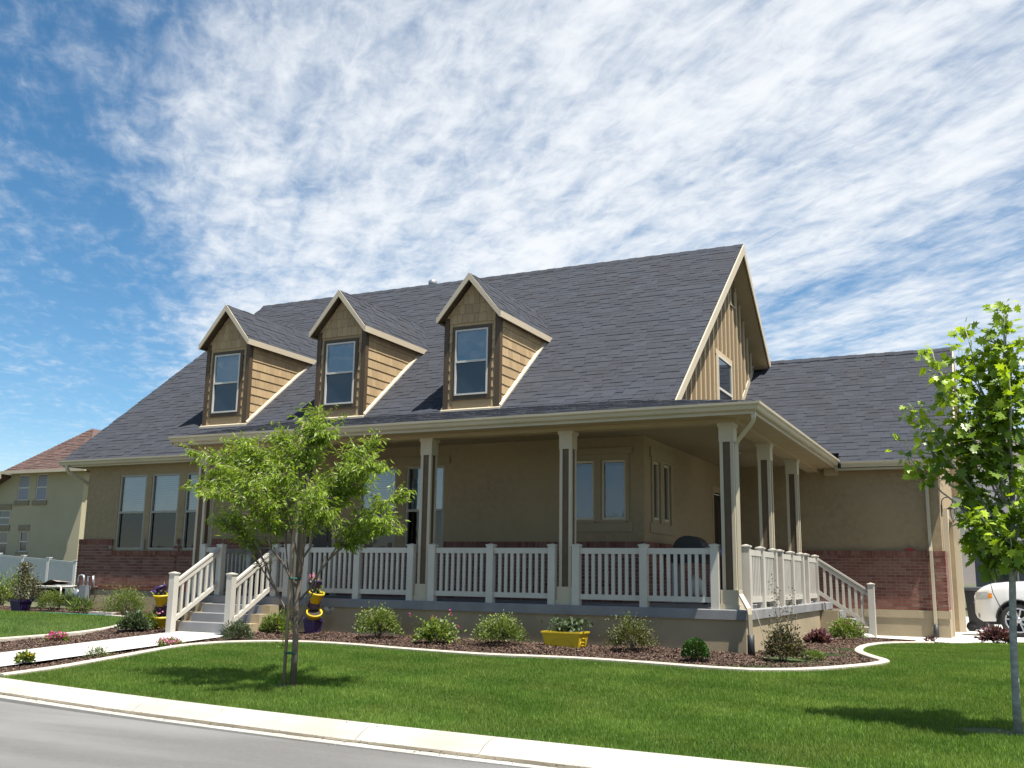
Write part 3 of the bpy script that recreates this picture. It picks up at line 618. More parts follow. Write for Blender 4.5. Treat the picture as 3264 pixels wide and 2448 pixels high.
for k in range(3): c.box(-8.998, -8.80, -.28*(k+1)+.001, -.28*k-(.001 if k else .002), -.95, -.16*(k+1)+.012)
c.build('step_cheek', MT['found'], HOUSE); c = MB()
for k in range(3): c.box(-10.60, -10.422, -.28*(k+1)+.001, -.28*k-(.001 if k else .002), -.95, -.16*(k+1)+.012)
c.build('step_cheek', MT['found'], HOUSE)
for k in range(3):                                  # side steps down to the driveway
    z = -.17*(k+1); MB().box(.04+.28*k+(.001 if k else .002), .04+.28*(k+1), 7.06, YG-.06, -.95, z).build('step', MT['conc'], HOUSE)
c = MB(); c.box(-.044, .0405, 6.86, 7.058, -.95, -.156)
for k in range(3): c.box(.04+.28*k+(.001 if k else .002), .04+.28*(k+1)-.001, 6.86, 7.058, -.95, -.17*(k+1)+.02)
c.build('step_cheek', MT['found'], HOUSE)

# ---- columns
def column(x, y):
    c = MB(); h = .11
    for sx in (-1, 1):
        for sy in (-1, 1): c.box(x+sx*h, x+sx*(h-.052), y+sy*h, y+sy*(h-.052), .285, 2.60)
    o = c.build('column', MT['trim'], HOUSE)
    for k, (dx, dy) in enumerate(((0,-1),(1,0),(0,1),(-1,0))):
        p = MB(); q = h-.016
        if dx: p.box(x+dx*q, x+dx*(q-.02), y-.058, y+.058, .285, 2.60)
        else: p.box(x-.058, x+.058, y+dy*q, y+dy*(q-.02), .285, 2.60)
        p.build('panel', MT['colpanel'], o)
    b = MB(); b.box(x-.14, x+.14, y-.14, y+.14, .075, .292); b.box(x-.155, x+.155, y-.155, y+.155, .0, .075); b.build('column_base', MT['trim'], o)
    b = MB(); b.box(x-.118, x+.118, y-.118, y+.118, 2.585, 2.83); b.box(x-.135, x+.135, y-.135, y+.135, 2.83, 2.886); b.build('column_cap', MT['trim'], o)
    return o
for x in (-.30, -3.045, -5.785, -8.52, -11.05): column(x, .25)
for y in (2.88, 5.53): column(-.27, y)

# ---- railings
post_me = {}
def post(x, y, z0, z1, parent):
    b = MB(); r = .0625; b.box(x-r, x+r, y-r, y+r, z0, z1-.045)
    b.box(x-r-.012, x+r+.012, y-r-.012, y+r+.012, z1-.045, z1-.022)
    t = r+.012; zt = z1-.022
    for p, q in (((-t,-t),(t,-t)),((t,-t),(t,t)),((t,t),(-t,t)),((-t,t),(-t,-t))): b.face([(x+p[0],y+p[1],zt),(x+q[0],y+q[1],zt),(x,y,z1)])
    b.build('post', MT['vinyl'], parent)
def rail(a, b, n, z0a=0.0, z0b=0.0, first=True, last=True, stair=False, h0=None, h1=None):
    a = np.array(a, float); b = np.array(b, float); d = (b-a); L = np.linalg.norm(d); d /= L; e0 = a+d*.0625; e1 = b-d*.0625
    za, zb = z0a, z0b; m = MB()
    if stair:
        m.bar((*e0, za+.72), (*e1, zb+.72), .055, .085); extra = [('cap_rail', MB().bar((*e0, za+.822), (*e1, zb+.822), .075, .045)), ('bottom_rail', MB().bar((*e0, za+.10), (*e1, zb+.10), .055, .09))]
        lo, hi = .19, .72
    else:
        m.bar((*e0, .83), (*e1, .83), .05, .093); extra = [('bottom_rail', MB().bar((*e0, .095), (*e1, .095), .05, .085))]; lo, hi = .18, .83
    o = m.build('railing', MT['vinyl'], HOUSE)
    for nm, e_ in extra: e_.build(nm, MT['vinyl'], o)
    for k in range(n):
        t = (k+1)/(n+1); c = e0+(e1-e0)*t; zc = za+(zb-za)*t
        q = d*0.026; B = MB(); lo_, hi_ = zc+lo, zc+hi; sl = (zb-za)/L*.026 if stair else 0
        w_ = np.array([-d[1], d[0]])*.019
        P0, P1 = c-q, c+q
        B.hexa([(*(P0-w_), lo_-sl), (*(P1-w_), lo_+sl), (*(P1+w_), lo_+sl), (*(P0+w_), lo_-sl), (*(P0-w_), hi_-sl), (*(P1-w_), hi_+sl), (*(P1+w_), hi_+sl), (*(P0+w_), hi_-sl)])
        B.build('baluster', MT['vinyl'], o)
    if first: post(a[0], a[1], za if h0 is None else h0[0], za+1.0 if h0 is None else h0[1], o)
    if last: post(b[0], b[1], zb if h1 is None else h1[0], zb+1.0 if h1 is None else h1[1], o)
YR = .12
rail((-10.83, YR), (-10.40, YR), 2); rail((-9.03, YR), (-8.74, YR), 1)
rail((-8.30, YR), (-7.15, YR), 8); rail((-7.15, YR), (-6.005, YR), 8, first=False)
rail((-5.565, YR), (-4.415, YR), 8); rail((-4.415, YR), (-3.262, YR), 8, first=False)
rail((-2.828, YR), (-1.668, YR), 8); rail((-1.668, YR), (-.515, YR), 8, first=False)
XRL = -.12
rail((XRL, .53), (XRL, 1.55), 7); rail((XRL, 1.55), (XRL, 2.60), 7, first=False)
rail((XRL, 3.16), (XRL, 4.19), 7); rail((XRL, 4.19), (XRL, 5.25), 7, first=False)
rail((XRL, 5.81), (XRL, 6.96), 8)
rail((-11.17, .42), (-11.17, 1.9), 10)
gf = gz(-9.7, -1.1)+.02
for x in (-10.40, -9.03): rail((x, YR), (x, -1.10), 6, .06, -.58, first=False, stair=True, h1=(gf, .44))
rail((XRL, 6.96), (.99, 6.96), 7, .06, -.58, first=False, stair=True, h1=(-.72, .43))

# ---- roofs
def shingles(O, u, v, nrm, vmax, spans, parent, exp_=0.145, wmin=.16, wmax=.36):
    k = 0; vv = 0.0
    while vv < vmax-0.02:
        for ua, ub in spans(vv+exp_/2):
            x = ua-random.uniform(0, .3)
            while x < ub:
                w_ = random.uniform(wmin, wmax); a, b = max(x, ua), min(x+w_, ub)
                if b-a > .04: PIECES['shingle'].append((O, u, v, nrm, a, b, vv, min(exp_+.012, vmax-vv), random.choice((.006, .012)), parent))
                x += w_
        vv += exp_; k += 1
th = math.atan(.809); vM = np.array([0, math.cos(th), math.sin(th)]); nM = np.array([0, -math.sin(th), math.cos(th)])
XL, XG = -17.15, -1.87
r = MB(); r.prism([(x_, y_, PM(y_)-.115) for x_, y_ in ((XL,1.80),(-11.3,1.80),(-11.3,2.5),(XG,2.5),(XG,8.82),(XL,8.82))], (0,0,.11))
roof = r.build('roof', MT['deck'], HOUSE)
DORM = [(-12.98, 'a'), (-9.68, 'b'), (-6.32, 'c')]
HW = .64
def main_spans(v):
    y = 1.80+v*vM[1]; lo = XL; out = []
    hi = XG if y > 2.70 else -11.2
    cuts = [(xc-HW+.03, xc+HW-.03) for xc, _ in DORM if 2.85 < y < 5.1]
    x = lo
    for a, b in cuts: out.append((x, a)); x = b
    out.append((x, hi)); return out
shingles(np.array([0, 1.78, PM(1.78)]), np.array([1., 0, 0]), vM, nM, (8.86-1.78)/vM[1], main_spans, roof)
b = .87; r = MB(); yb = 11.66; zb = 8.743-b*(yb-8.82)
r.prism([(XL,8.82,8.743-.17),(XG,8.82,8.743-.17),(XG,yb,zb-.17),(XL,yb,zb-.17)], (0,0,.165)); roofb = r.build('roof', MT['deck'], HOUSE)
rs = MB(); rs.face([(XS-.05,8.9,8.50),(XG-.03,8.9,8.50),(XG-.03,yb-.02,zb-.178),(XS-.05,yb-.02,zb-.178)]); rs.face([(XS-.05,2.8,PM(2.8)-.18),(XG-.03,2.8,PM(2.8)-.18),(XG-.03,8.8,PM(8.8)-.18),(XS-.05,8.8,PM(8.8)-.18)]); rs.build('rake_soffit', MT['soffit'], HOUSE)
rb = MB()   # rake boards
rb.hexa([(XG-.002,2.5,PM(2.5)-.20),(XG+.028,2.5,PM(2.5)-.20),(XG+.028,8.82,PM(8.82)-.24),(XG-.002,8.82,PM(8.82)-.24),(XG-.002,2.5,PM(2.5)+.012),(XG+.028,2.5,PM(2.5)+.012),(XG+.028,8.82,PM(8.82)+.018),(XG-.002,8.82,PM(8.82)+.018)])
rb.hexa([(XG-.002,8.821,8.743-.24),(XG+.028,8.821,8.743-.24),(XG+.028,yb,zb-.20),(XG-.002,yb,zb-.20),(XG-.002,8.821,8.76),(XG+.028,8.821,8.76),(XG+.028,yb,zb+.012),(XG-.002,yb,zb+.012)])
rb.build('rake_board', MT['trim'], HOUSE)
rb = MB(); rb.box(XS-.05, XG+.028, yb+.001, yb+.03, zb-.2, zb+.01); rb.face([(XS-.06,yb,zb-.2),(XG,yb,zb-.2),(XG,yb-.4,zb-.2),(XS-.06,yb-.4,zb-.2)]); rb.build('rake_return', MT['trim'], HOUSE)
# ridge caps
for k, x in enumerate(np.arange(XL, XG-.1, .235)):
    m = MB(); h = .012+.008*(k % 2 == 0); x1 = min(x+.25, XG)
    m.face([(x,8.70,PM(8.70)+h),(x1,8.70,PM(8.70)+h+.004),(x1,8.82,8.77+h),(x,8.82,8.77+h)]); m.face([(x,8.82,8.77+h),(x1,8.82,8.77+h),(x1,8.94,PM(8.70)+h),(x,8.94,PM(8.70)+h)])
    m.build('ridge_cap', MT['shingle'], roof)
# gable: boards and battens, window, vent
g = MB(); gp = [(2.6,3.3),(11.55,3.3),(11.55,6.15),(8.82,8.5),(2.72,PM(2.72)-.2)]; g.prism([(XS+.02,y,z) for y, z in gp], (.012, 0, 0)); gw = g.build('gable_wall', MT['board'], HOUSE)
for y in np.arange(3.2, 11.4, .40):
    zt = min(PM(y)-.19, 8.743-b*(y-8.82)-.19); zl = 3.5
    segs = [(zl, zt)]
    if 7.40 < y < 9.0: segs = [(5.83, zt)]
    if 8.95 < y < 9.45: segs = [(zl, 7.25)]
    for a, c in segs:
        if c > a: MB().box(XS+.033, XS+.062, y-.032, y+.032, a, c).build('batten', MT['batten'], gw)
MB().box(XS+.033, XS+.06, 7.40, 8.98, 5.70, 5.82).box(XS+.033, XS+.06, 7.42, 7.54, 3.9, 5.70).box(XS+.033, XS+.06, 8.86, 8.98, 3.9, 5.70).build('window_trim', MT['batten'], gw)
MB().box(XS+.034, XS+.075, 7.54, 7.585, 4.15, 5.698).box(XS+.034, XS+.075, 8.815, 8.86, 4.15, 5.698).box(XS+.034, XS+.075, 7.585, 8.815, 5.65, 5.698).box(XS+.034, XS+.08, 7.585, 8.815, 4.86, 4.92).build('window_frame', MT['win'], gw)
m = MB(); m.face([(XS+.05,7.585,4.92),(XS+.05,8.815,4.92),(XS+.05,8.815,5.65),(XS+.05,7.585,5.65)]); m.build('pane', MT['darkglass'], gw)
m = MB(); m.face([(XS+.045,7.585,4.15),(XS+.045,8.815,4.15),(XS+.045,8.815,4.86),(XS+.045,7.585,4.86)]); m.build('pane', MT['darkglass'], gw)
MB().box(XS+.034, XS+.07, 8.98, 9.02, 7.28, 7.9).box(XS+.034, XS+.07, 9.42, 9.46, 7.28, 7.72).box(XS+.034, XS+.07, 9.02, 9.42, 7.28, 7.32).build('vent_frame', MT['trim'], gw)
for z in np.arange(7.36, 7.85, .07):
    m = MB(); m.face([(XS+.036,9.02,z+.04),(XS+.036,9.42,z+.04),(XS+.066,9.42,z),(XS+.066,9.02,z)]); m.build('vent_slat', MT['batten'], gw)

# garage roof
YE, ZE, YRG = 7.80, 3.04, 11.85; sg = .81; zr = ZE+sg*(YRG-YE); thg = math.atan(sg); vG = np.array([0, math.cos(thg), math.sin(thg)]); nG = np.array([0, -math.sin(thg), math.cos(thg)])
XGR = 2.70
r = MB(); r.prism([(x_, y_, ZE+sg*(y_-YE)-.115) for x_, y_ in ((.32,YE),(XGR,YE),(XGR,YRG),(XS+.03,YRG),(XS+.03,8.16),(.32,8.16))], (0,0,.11)); groof = r.build('garage_roof', MT['deck'], HOUSE)
shingles(np.array([0, YE-.02, ZE-.016]), np.array([1., 0, 0]), vG, nG, (YRG+.03-YE)/vG[1], lambda v: [((.32 if YE+v*vG[1] < 8.18 else XS+.03), XGR)], groof)
r = MB(); r.prism([(XS+.03,YRG,zr-.17),(XGR,YRG,zr-.17),(XGR,15.9,ZE-.17),(XS+.03,15.9,ZE-.17)], (0,0,.165)); r.build('garage_roof', MT['deck'], HOUSE)
for k, x in enumerate(np.arange(XS+.1, XGR-.05, .235)):
    m = MB(); h = .012+.008*(k % 2 == 0); x1 = min(x+.25, XGR)
    m.face([(x,YRG-.12,zr-.085+h),(x1,YRG-.12,zr-.08+h),(x1,YRG,zr+.025+h),(x,YRG,zr+.025+h)]); m.face([(x,YRG,zr+.025+h),(x1,YRG,zr+.025+h),(x1,YRG+.12,zr-.085+h),(x,YRG+.12,zr-.085+h)]); m.build('ridge_cap', MT['shingle'], groof)
rb = MB(); rb.hexa([(XGR+.001,YE,ZE-.2),(XGR+.03,YE,ZE-.2),(XGR+.03,YRG,zr-.22),(XGR+.001,YRG,zr-.22),(XGR+.001,YE,ZE+.012),(XGR+.03,YE,ZE+.012),(XGR+.03,YRG,zr+.012),(XGR+.001,YRG,zr+.012)])
rb.hexa([(XGR+.001,YRG+.001,zr-.22),(XGR+.03,YRG+.001,zr-.22),(XGR+.03,15.9,ZE-.2),(XGR+.001,15.9,ZE-.2),(XGR+.001,YRG+.001,zr+.012),(XGR+.03,YRG+.001,zr+.012),(XGR+.03,15.9,ZE+.012),(XGR+.001,15.9,ZE+.012)]); rb.build('rake_board', MT['trim'], HOUSE)
rb = MB(); rb.face([(XR,YE+.1,ZE+.081-.18),(XGR,YE+.1,ZE+.081-.18),(XGR,YRG,zr-.18),(XR,YRG,zr-.18)]); rb.face([(XR,YRG,zr-.18),(XGR,YRG,zr-.18),(XGR,15.9,ZE-.18),(XR,15.9,ZE-.18)]); rb.build('rake_soffit', MT['soffit'], HOUSE)
fl = MB(); fl.hexa([(XS+.034,7.9,ZE+.09),(XS+.06,7.9,ZE+.09),(XS+.06,11.5,ZE+3.0),(XS+.034,11.5,ZE+3.0),(XS+.034,7.9,ZE+.30),(XS+.06,7.9,ZE+.30),(XS+.06,11.5,ZE+3.2),(XS+.034,11.5,ZE+3.2)]); fl.build('flashing', MT['trim'], HOUSE)

# porch roof
SP = .23; YP, XP, ZP = -.37, .28, 3.112; zp = lambda y: ZP+SP*(y-YP); zs = lambda x: ZP+SP*(XP-x)
XPL = -11.45; YJ = 2.80; XW = XS+.03
hipy = YP+(XP-XW)
r = MB(); r.prism([(XPL,YP,ZP-.06),(XP,YP,ZP-.06),(XW,hipy,zp(hipy)-.06),(XW,YJ,zp(YJ)-.06),(XPL,YJ,zp(YJ)-.06)], (0,0,.055)); proof = r.build('porch_roof', MT['deck'], HOUSE)
tp = math.atan(SP); vP = np.array([0, math.cos(tp), math.sin(tp)]); nP = np.array([0, -math.sin(tp), math.cos(tp)])
shingles(np.array([0, YP-.015, ZP-.004]), np.array([1., 0, 0]), vP, nP, (YJ+.02-YP)/vP[1], lambda v: [(XPL, max(XW, XP-v*vP[1]))], proof)
r = MB(); YPE = 8.26
r.prism([(XP,YP,ZP-.06),(XP,YPE,ZP-.06),(XW,YPE,zs(XW)-.06),(XW,hipy,zs(XW)-.06)], (0,0,.055)); sroof = r.build('porch_roof', MT['deck'], HOUSE)
vS = np.array([-math.cos(tp), 0, math.sin(tp)]); nS = np.array([math.sin(tp), 0, math.cos(tp)])
shingles(np.array([XP+.015, 0, ZP-.004]), np.array([0, 1., 0]), vS, nS, (XP-XW)/vP[1], lambda v: [(YP+v*vP[1], YPE)], sroof)
for k, t in enumerate(np.arange(0, XP-XW, .20)):   # hip caps
    x0, y0, z0 = XP-t, YP+t, ZP+SP*t; x1, y1, z1 = x0-.21, y0+.21, z0+SP*.21; h = .014+.006*(k % 2); dd = .10
    m = MB(); m.face([(x0,y0,z0+h+.006),(x0-dd,y0,z0+h),(x1-dd,y1,z1+h),(x1,y1,z1+h+.006)]); m.face([(x0,y0,z0+h+.006),(x1,y1,z1+h+.006),(x1,y1+dd,z1+h),(x0,y0+dd,z0+h)]); m.build('hip_cap', MT['shingle'], proof)
# soffits, beams, ceiling
m = MB(); m.face([(XPL,YP+.03,2.95),(XP-.03,YP+.03,2.95),(XP-.03,.12,2.95),(XPL,.12,2.95)]); m.face([(-.14,.12,2.95),(XP-.03,.12,2.95),(XP-.03,YG,2.95),(-.14,YG,2.95)]); m.build('soffit', MT['soffit'], HOUSE)
m = MB(); m.box(XPL+.1, -.14, .12, .38, 2.886, 3.06); m.box(-.40, -.141, .381, YG, 2.886, 3.06); m.build('porch_beam', MT['soffit'], HOUSE)
m = MB(); m.face([(-11.3,.38,3.04),(-.40,.38,3.04),(-.40,YW,3.04),(-11.3,YW,3.04)]); m.face([(XS,YW,3.04),(-.40,YW,3.04),(-.40,YG,3.04),(XS,YG,3.04)]); m.build('porch_ceiling', MT['ceil'], HOUSE)
m = MB(); m.box(XPL, XP-.03, YP+.03, YP+.055, 2.935, 3.075); m.box(XP-.055, XP-.03, YP+.055, YPE, 2.935, 3.075); m.box(XPL, XPL+.025, YP+.055, 2.0, 2.935, 3.075); m.build('fascia', MT['gutter'], HOUSE)
m = MB(); m.prism([(XPL+.002,YP,ZP-.06),(XPL+.002,YP,2.94),(XPL+.002,1.75,2.94),(XPL+.002,2.7,PM(2.7)),(XPL+.002,YJ-.05,zp(YJ-.05)-.06)], (-.03,0,0)); m.build('rake_board', MT['gutter'], HOUSE)
for x, y in ((-1.35, 1.2), (-4.3, 1.25), (-1.3, 5.2), (-7.2, 1.25)):
    m = MB(); m.lathe([(.0, -.004), (.055, -.004), (.075, -.012), (.08, 0)], Matrix.Translation((x, y, 3.037)), 16); m.build('ceiling_light', MT['vinyl'], HOUSE)
# gutters
GP = [(.0, .0), (.0, -.11), (.05, -.115), (.07, -.10), (.085, -.055), (.115, -.03), (.118, .008), (.105, .010), (.102, -.02), (.06, -.08), (.012, -.10), (.006, .0)]
def gut(line_of, n):
    m = MB(); cols = [line_of(d, z) for d, z in GP]
    for k in range(len(GP)):
        k2 = (k+1) % len(GP)
        for i in range(n-1): m.face([cols[k][i], cols[k][i+1], cols[k2][i+1], cols[k2][i]])
    m.face([c_[0] for c_ in cols]); m.face([c_[-1] for c_ in cols][::-1]); return m
gx, gy = XP-.028, YP+.028
gut(lambda d, z: [(XPL-.02, gy-d, ZP-.012+z), (gx+d, gy-d, ZP-.012+z), (gx+d, 7.99, ZP-.012+z)], 3).build('gutter', MT['gutter'], HOUSE)
gut(lambda d, z: [(XL-.02, 1.815-d, 3.05+z), (-11.2, 1.815-d, 3.05+z)], 2).build('gutter', MT['gutter'], HOUSE)
gut(lambda d, z: [(.40, YE+.02-d, ZE+.01+z), (XGR+.03, YE+.02-d, ZE+.01+z)], 2).build('gutter', MT['gutter'], HOUSE)
m = MB(); m.box(XL+.02, -11.3, 1.816, 1.84, 2.90, 3.03); m.build('fascia', MT['gutter'], HOUSE); m = MB(); m.face([(XL+.03,1.84,2.925),(-11.2,1.84,2.925),(-11.2,YW,2.925),(XL+.03,YW,2.925)]); m.face([(XL+.03,1.84,2.925),(-16.5,1.84,2.925),(-16.5,3.0,2.925),(XL+.03,3.0,2.925)]); m.build('soffit', MT['soffit'], HOUSE)
m = MB(); m.box(.26, XGR, YE+.021, YE+.05, 2.88, 3.01); m.build('fascia', MT['gutter'], HOUSE); m = MB(); m.face([(.26,YE+.03,2.905),(XGR,YE+.03,2.905),(XGR,YG,2.905),(.26,YG,2.905)]); m.box(.0, .28, 7.9, YG, 2.80, 2.95); m.build('soffit', MT['soffit'], HOUSE)
# downspouts
def spout(pts, r=.042): return MB().tube(pts, r, 4, True, False).build('downspout', MT['gutter'], HOUSE)
spout([(.24,-.30,2.99),(.24,-.30,2.88),(.22,-.27,2.82),(-.06,.0,2.60),(-.115,.045,2.53),(-.12,.05,2.44),(-.12,.05,.30),(-.11,.04,.22),(.03,-.075,.02),(.045,-.09,-.06),(.045,-.06,-.42)])
MB().tube([(.045,-.06,-.36),(.045,-.06,-.50),(.05,-.065,-.75)], [.052,.052,.06], 10).build('drain_pipe', MT['black'], HOUSE)
spout([(2.06,7.80,2.95),(2.06,7.80,2.86),(2.09,7.95,2.74),(2.12,8.07,2.66),(2.12,8.085,2.5),(2.12,8.085,1.30),(2.125,8.06,1.22),(2.13,8.03,1.12),(2.135,8.03,-.45)])
MB().tube([(2.135,8.03,-.42),(2.135,8.03,-.76)], .055, 10).build('drain_pipe', MT['black'], HOUSE)
spout([(-16.9,1.76,2.95),(-16.9,1.76,2.85),(-16.87,1.82,2.76),(-16.62,2.25,2.5),(-16.585,2.3,2.4),(-16.585,2.3,-.5)], .045)
# roof vent beyond the ridge
m = MB(); T = Matrix.Translation((-11.18, 9.25, 0)); m.lathe([(.075, 8.2), (.075, 8.86), (.125, 8.87), (.13, 9.0), (.10, 9.045), (.0, 9.06)], T, 16); m.build('roof_vent', MT['steel'], HOUSE)

# ---- dormers
def dormer(xc):
    ye, zb, ze, zr_ = 2.80, 3.80, 5.90, 6.80; xl, xr = xc-HW, xc+HW; sl = 1.22
    c = MB(); pent = [(xl,zb),(xr,zb),(xr,ze),(xc,ze+HW*sl-.06),(xl,ze)]
    c.face([(x,ye,z) for x, z in pent]); yb_ = 5.5
    c.face([(xl,ye,zb),(xl,ye,ze),(xl,yb_,ze),(xl,yb_,zb)]); c.face([(xr,ye,zb),(xr,yb_,zb),(xr,yb_,ze),(xr,ye,ze)])
    o = c.build('dormer', MT['shake'], HOUSE)
    # front shakes
    tx0, tx1, tz0, tz1 = xc-.47, xc+.47, 4.075, 5.675
    planes = [(sl, 1, sl*xc+ze+HW*sl-.05), (-sl, 1, -sl*xc+ze+HW*sl-.05)]
    z = 3.90; row = 0
    while z < 6.65:
        z1 = z+.205; u = xl+.09-random.uniform(0, .12)
        while u < xr-.09:
            w_ = random.uniform(.11, .2); a, b_ = max(u, xl+.09), min(u+w_, xr-.09); u += w_
            if b_-a < .03: continue
            parts = [(a, b_)]
            if z1 > tz0+.02 and z < tz1-.02:
                parts = [(a, min(b_, tx0)), (max(a, tx1), b_)]
            for p, q in parts:
                if q-p < .02: continue
                za, zb2 = z, z1+.015
                if z < tz0 < z1 and (p < tx1 and q > tx0): zb2 = tz0
                if z < tz1 < z1 and (p < tx1 and q > tx0): za = tz1
                pl = clip_poly([(p+.003,za+random.uniform(0,.008)),(q-.003,za+random.uniform(0,.008)),(q-.003,zb2),(p+.003,zb2)], planes)
                if len(pl) < 3: continue
                m = MB(); bot = [(x, ye-(.024-.016*(zz-z)/.22), zz) for x, zz in pl]; m.face(bot); n = len(pl)
                for i in range(n):
                    j = (i+1) % n; m.face([bot[i], (pl[i][0],ye-.001,pl[i][1]), (pl[j][0],ye-.001,pl[j][1]), bot[j]])
                m.build('shake', MT['shake'], o)
        z = z1; row += 1
    # side shakes, both cheeks
    for side, xf in ((1, xr), (-1, xl)):
        z = 3.78
        while z < ze-.02:
            z1 = min(z+.205, ze); yend = (z1-1.608)/.809+.05; u = ye+.10
            while u < yend:
                w_ = random.uniform(.12, .24); a, b_ = u, min(u+w_, yend); u += w_
                if b_-a < .03 or (z1+.0 < PM(a)): continue
                zz = z+random.uniform(0, .006); m = MB(); t0, t1 = .024, .008
                m.hexa([(xf+side*.001,a+.002,zz),(xf+side*.001,b_-.002,zz),(xf+side*t0,b_-.002,zz),(xf+side*t0,a+.002,zz),(xf+side*.001,a+.002,z1+.01),(xf+side*.001,b_-.002,z1+.01),(xf+side*t1,b_-.002,z1+.01),(xf+side*t1,a+.002,z1+.01)])
                m.build('shake', MT['shake'], o)
            z += .205
        MB().box(xf, xf+side*.03, ye-.03, ye+.09, 3.83, ze+.02).build('corner_board', MT['dtrim'], o)
        x_in = xf-side*.085; MB().box(min(x_in, xf-side*.001), max(x_in, xf-side*.001), ye-.032, ye-.001, 3.83, ze-.02).build('corner_board', MT['dtrim'], o)
        fz = MB(); fz.hexa([(xf+side*.001,ye+.1,ze-.13),(xf+side*.028,ye+.1,ze-.13),(xf+side*.028,5.25,ze-.13),(xf+side*.001,5.25,ze-.13),(xf+side*.001,ye+.1,ze),(xf+side*.028,ye+.1,ze),(xf+side*.028,5.25,ze),(xf+side*.001,5.25,ze)]); fz.build('frieze_board', MT['dtrim'], o)
        # flashing where the cheek meets the roof
        m = MB(); xa, xb = xf+side*.004, xf+side*.075
        m.hexa([(xa,ye-.02,PM(ye)+.0),(xb,ye-.02,PM(ye)+.0),(xb,5.22,PM(5.22)+.0),(xa,5.22,PM(5.22)+.0),(xa,ye-.02,PM(ye)+.085),(xb,ye-.02,PM(ye)+.045),(xb,5.22,PM(5.22)+.045),(xa,5.22,PM(5.22)+.085)]); m.build('flashing', MT['trim'], o)
    m = MB(); m.hexa([(xl-.06,ye-.085,PM(ye-.07)+.0),(xr+.06,ye-.085,PM(ye-.07)+.0),(xr+.06,ye-.001,PM(ye-.07)),(xl-.06,ye-.001,PM(ye-.07)),(xl-.06,ye-.085,3.865),(xr+.06,ye-.085,3.865),(xr+.06,ye-.001,3.905),(xl-.06,ye-.001,3.905)]); m.build('flashing', MT['trim'], o)
    # window: trim, frame, panes
    t = MB(); Pd = lambda u, zz, d: (u, ye+d, zz)
    pbox(t, Pd, tx0, tx0+.075, tz0, tz1, -.038, 0); pbox(t, Pd, tx1-.075, tx1, tz0, tz1, -.038, 0); pbox(t, Pd, tx0+.075, tx1-.075, tz0, tz0+.10, -.038, 0); pbox(t, Pd, tx0+.075, tx1-.075, tz1-.075, tz1, -.038, 0); t.build('window_trim', MT['dtrim'], o)
    t = MB(); a, b_, c0, c1, md = xc-.392, xc+.392, 4.178, 5.597, 4.90
    pbox(t, Pd, a, a+.035, c0, c1, -.05, -.002); pbox(t, Pd, b_-.035, b_, c0, c1, -.05, -.002); pbox(t, Pd, a+.035, b_-.035, c0, c0+.035, -.05, -.002); pbox(t, Pd, a+.035, b_-.035, c1-.035, c1, -.05, -.002); pbox(t, Pd, a+.035, b_-.035, md-.022, md+.022, -.055, -.004); t.build('window_frame', MT['win'], o)
    p = MB(); p.face([Pd(a+.035,md+.022,-.022),Pd(b_-.035,md+.022,-.022),Pd(b_-.035,c1-.035,-.022),Pd(a+.035,c1-.035,-.022)]); p.build('pane', MT['glassup'], o)
    p = MB(); p.face([Pd(a+.035,md+.022,-.006),Pd(b_-.035,md+.022,-.006),Pd(b_-.035,c1-.035,-.006),Pd(a+.035,c1-.035,-.006)]); p.build('blind', MT['blind'], o)
    p = MB(); p.face([Pd(a+.035,c0+.035,-.014),Pd(b_-.035,c0+.035,-.014),Pd(b_-.035,md-.022,-.014),Pd(a+.035,md-.022,-.014)]); p.build('pane', MT['darkglass'], o)
    # roof
    yf = 2.60; ex = .745; zr_ = 6.79; zeave = zr_-ex*sl
    for side in (1, -1):
        r = MB(); A = [(xc,yf,zr_-.07),(xc+side*ex,yf,zeave-.07),(xc+side*ex,5.30,zeave-.07),(xc,6.44,zr_-.07)]
        if side > 0: A = A[::-1]
        r.prism(A, (0,0,.065)); rp = r.build('dormer_roof', MT['deck'], o)
        ta = math.atan(sl); v = np.array([-side*math.cos(ta), 0, math.sin(ta)]); n = np.array([side*math.sin(ta), 0, math.cos(ta)]); u = np.array([0, 1., 0])
        vm = ex/math.cos(ta); shingles(np.array([xc+side*(ex+.012), 0, zeave-.012*sl]), u, v, n, vm+.02, lambda vv: [(yf-.01, 5.27+(6.46-5.27)*vv/vm)], o)
        m = MB(); m.hexa([(xc,yf-.03,zr_-.15),(xc+side*ex,yf-.03,zeave-.13),(xc+side*ex,yf-.002,zeave-.13),(xc,yf-.002,zr_-.15),(xc,yf-.03,zr_+.008),(xc+side*ex,yf-.03,zeave+.004),(xc+side*ex,yf-.002,zeave+.004),(xc,yf-.002,zr_+.008)]); m.build('rake_board', MT['trim'], o)
        m = MB(); m.box(xc+side*(ex+.002), xc+side*(ex+.028), yf-.03, 5.30, zeave-.13, zeave+.004); m.build('fascia', MT['trim'], o)
        m = MB(); m.face([(xc+side*ex,yf,zeave-.125),(xc+side*(HW+.03),yf,zeave-.125),(xc+side*(HW+.03),5.2,zeave-.125),(xc+side*ex,5.2,zeave-.125)]); m.face([(xc,yf,zr_-.12),(xc+side*ex,yf,zeave-.12),(xc+side*ex,ye,zeave-.12),(xc,ye,zr_-.12)]); m.build('soffit', MT['dtrim'], o)
for xc, _ in DORM: dormer(xc)

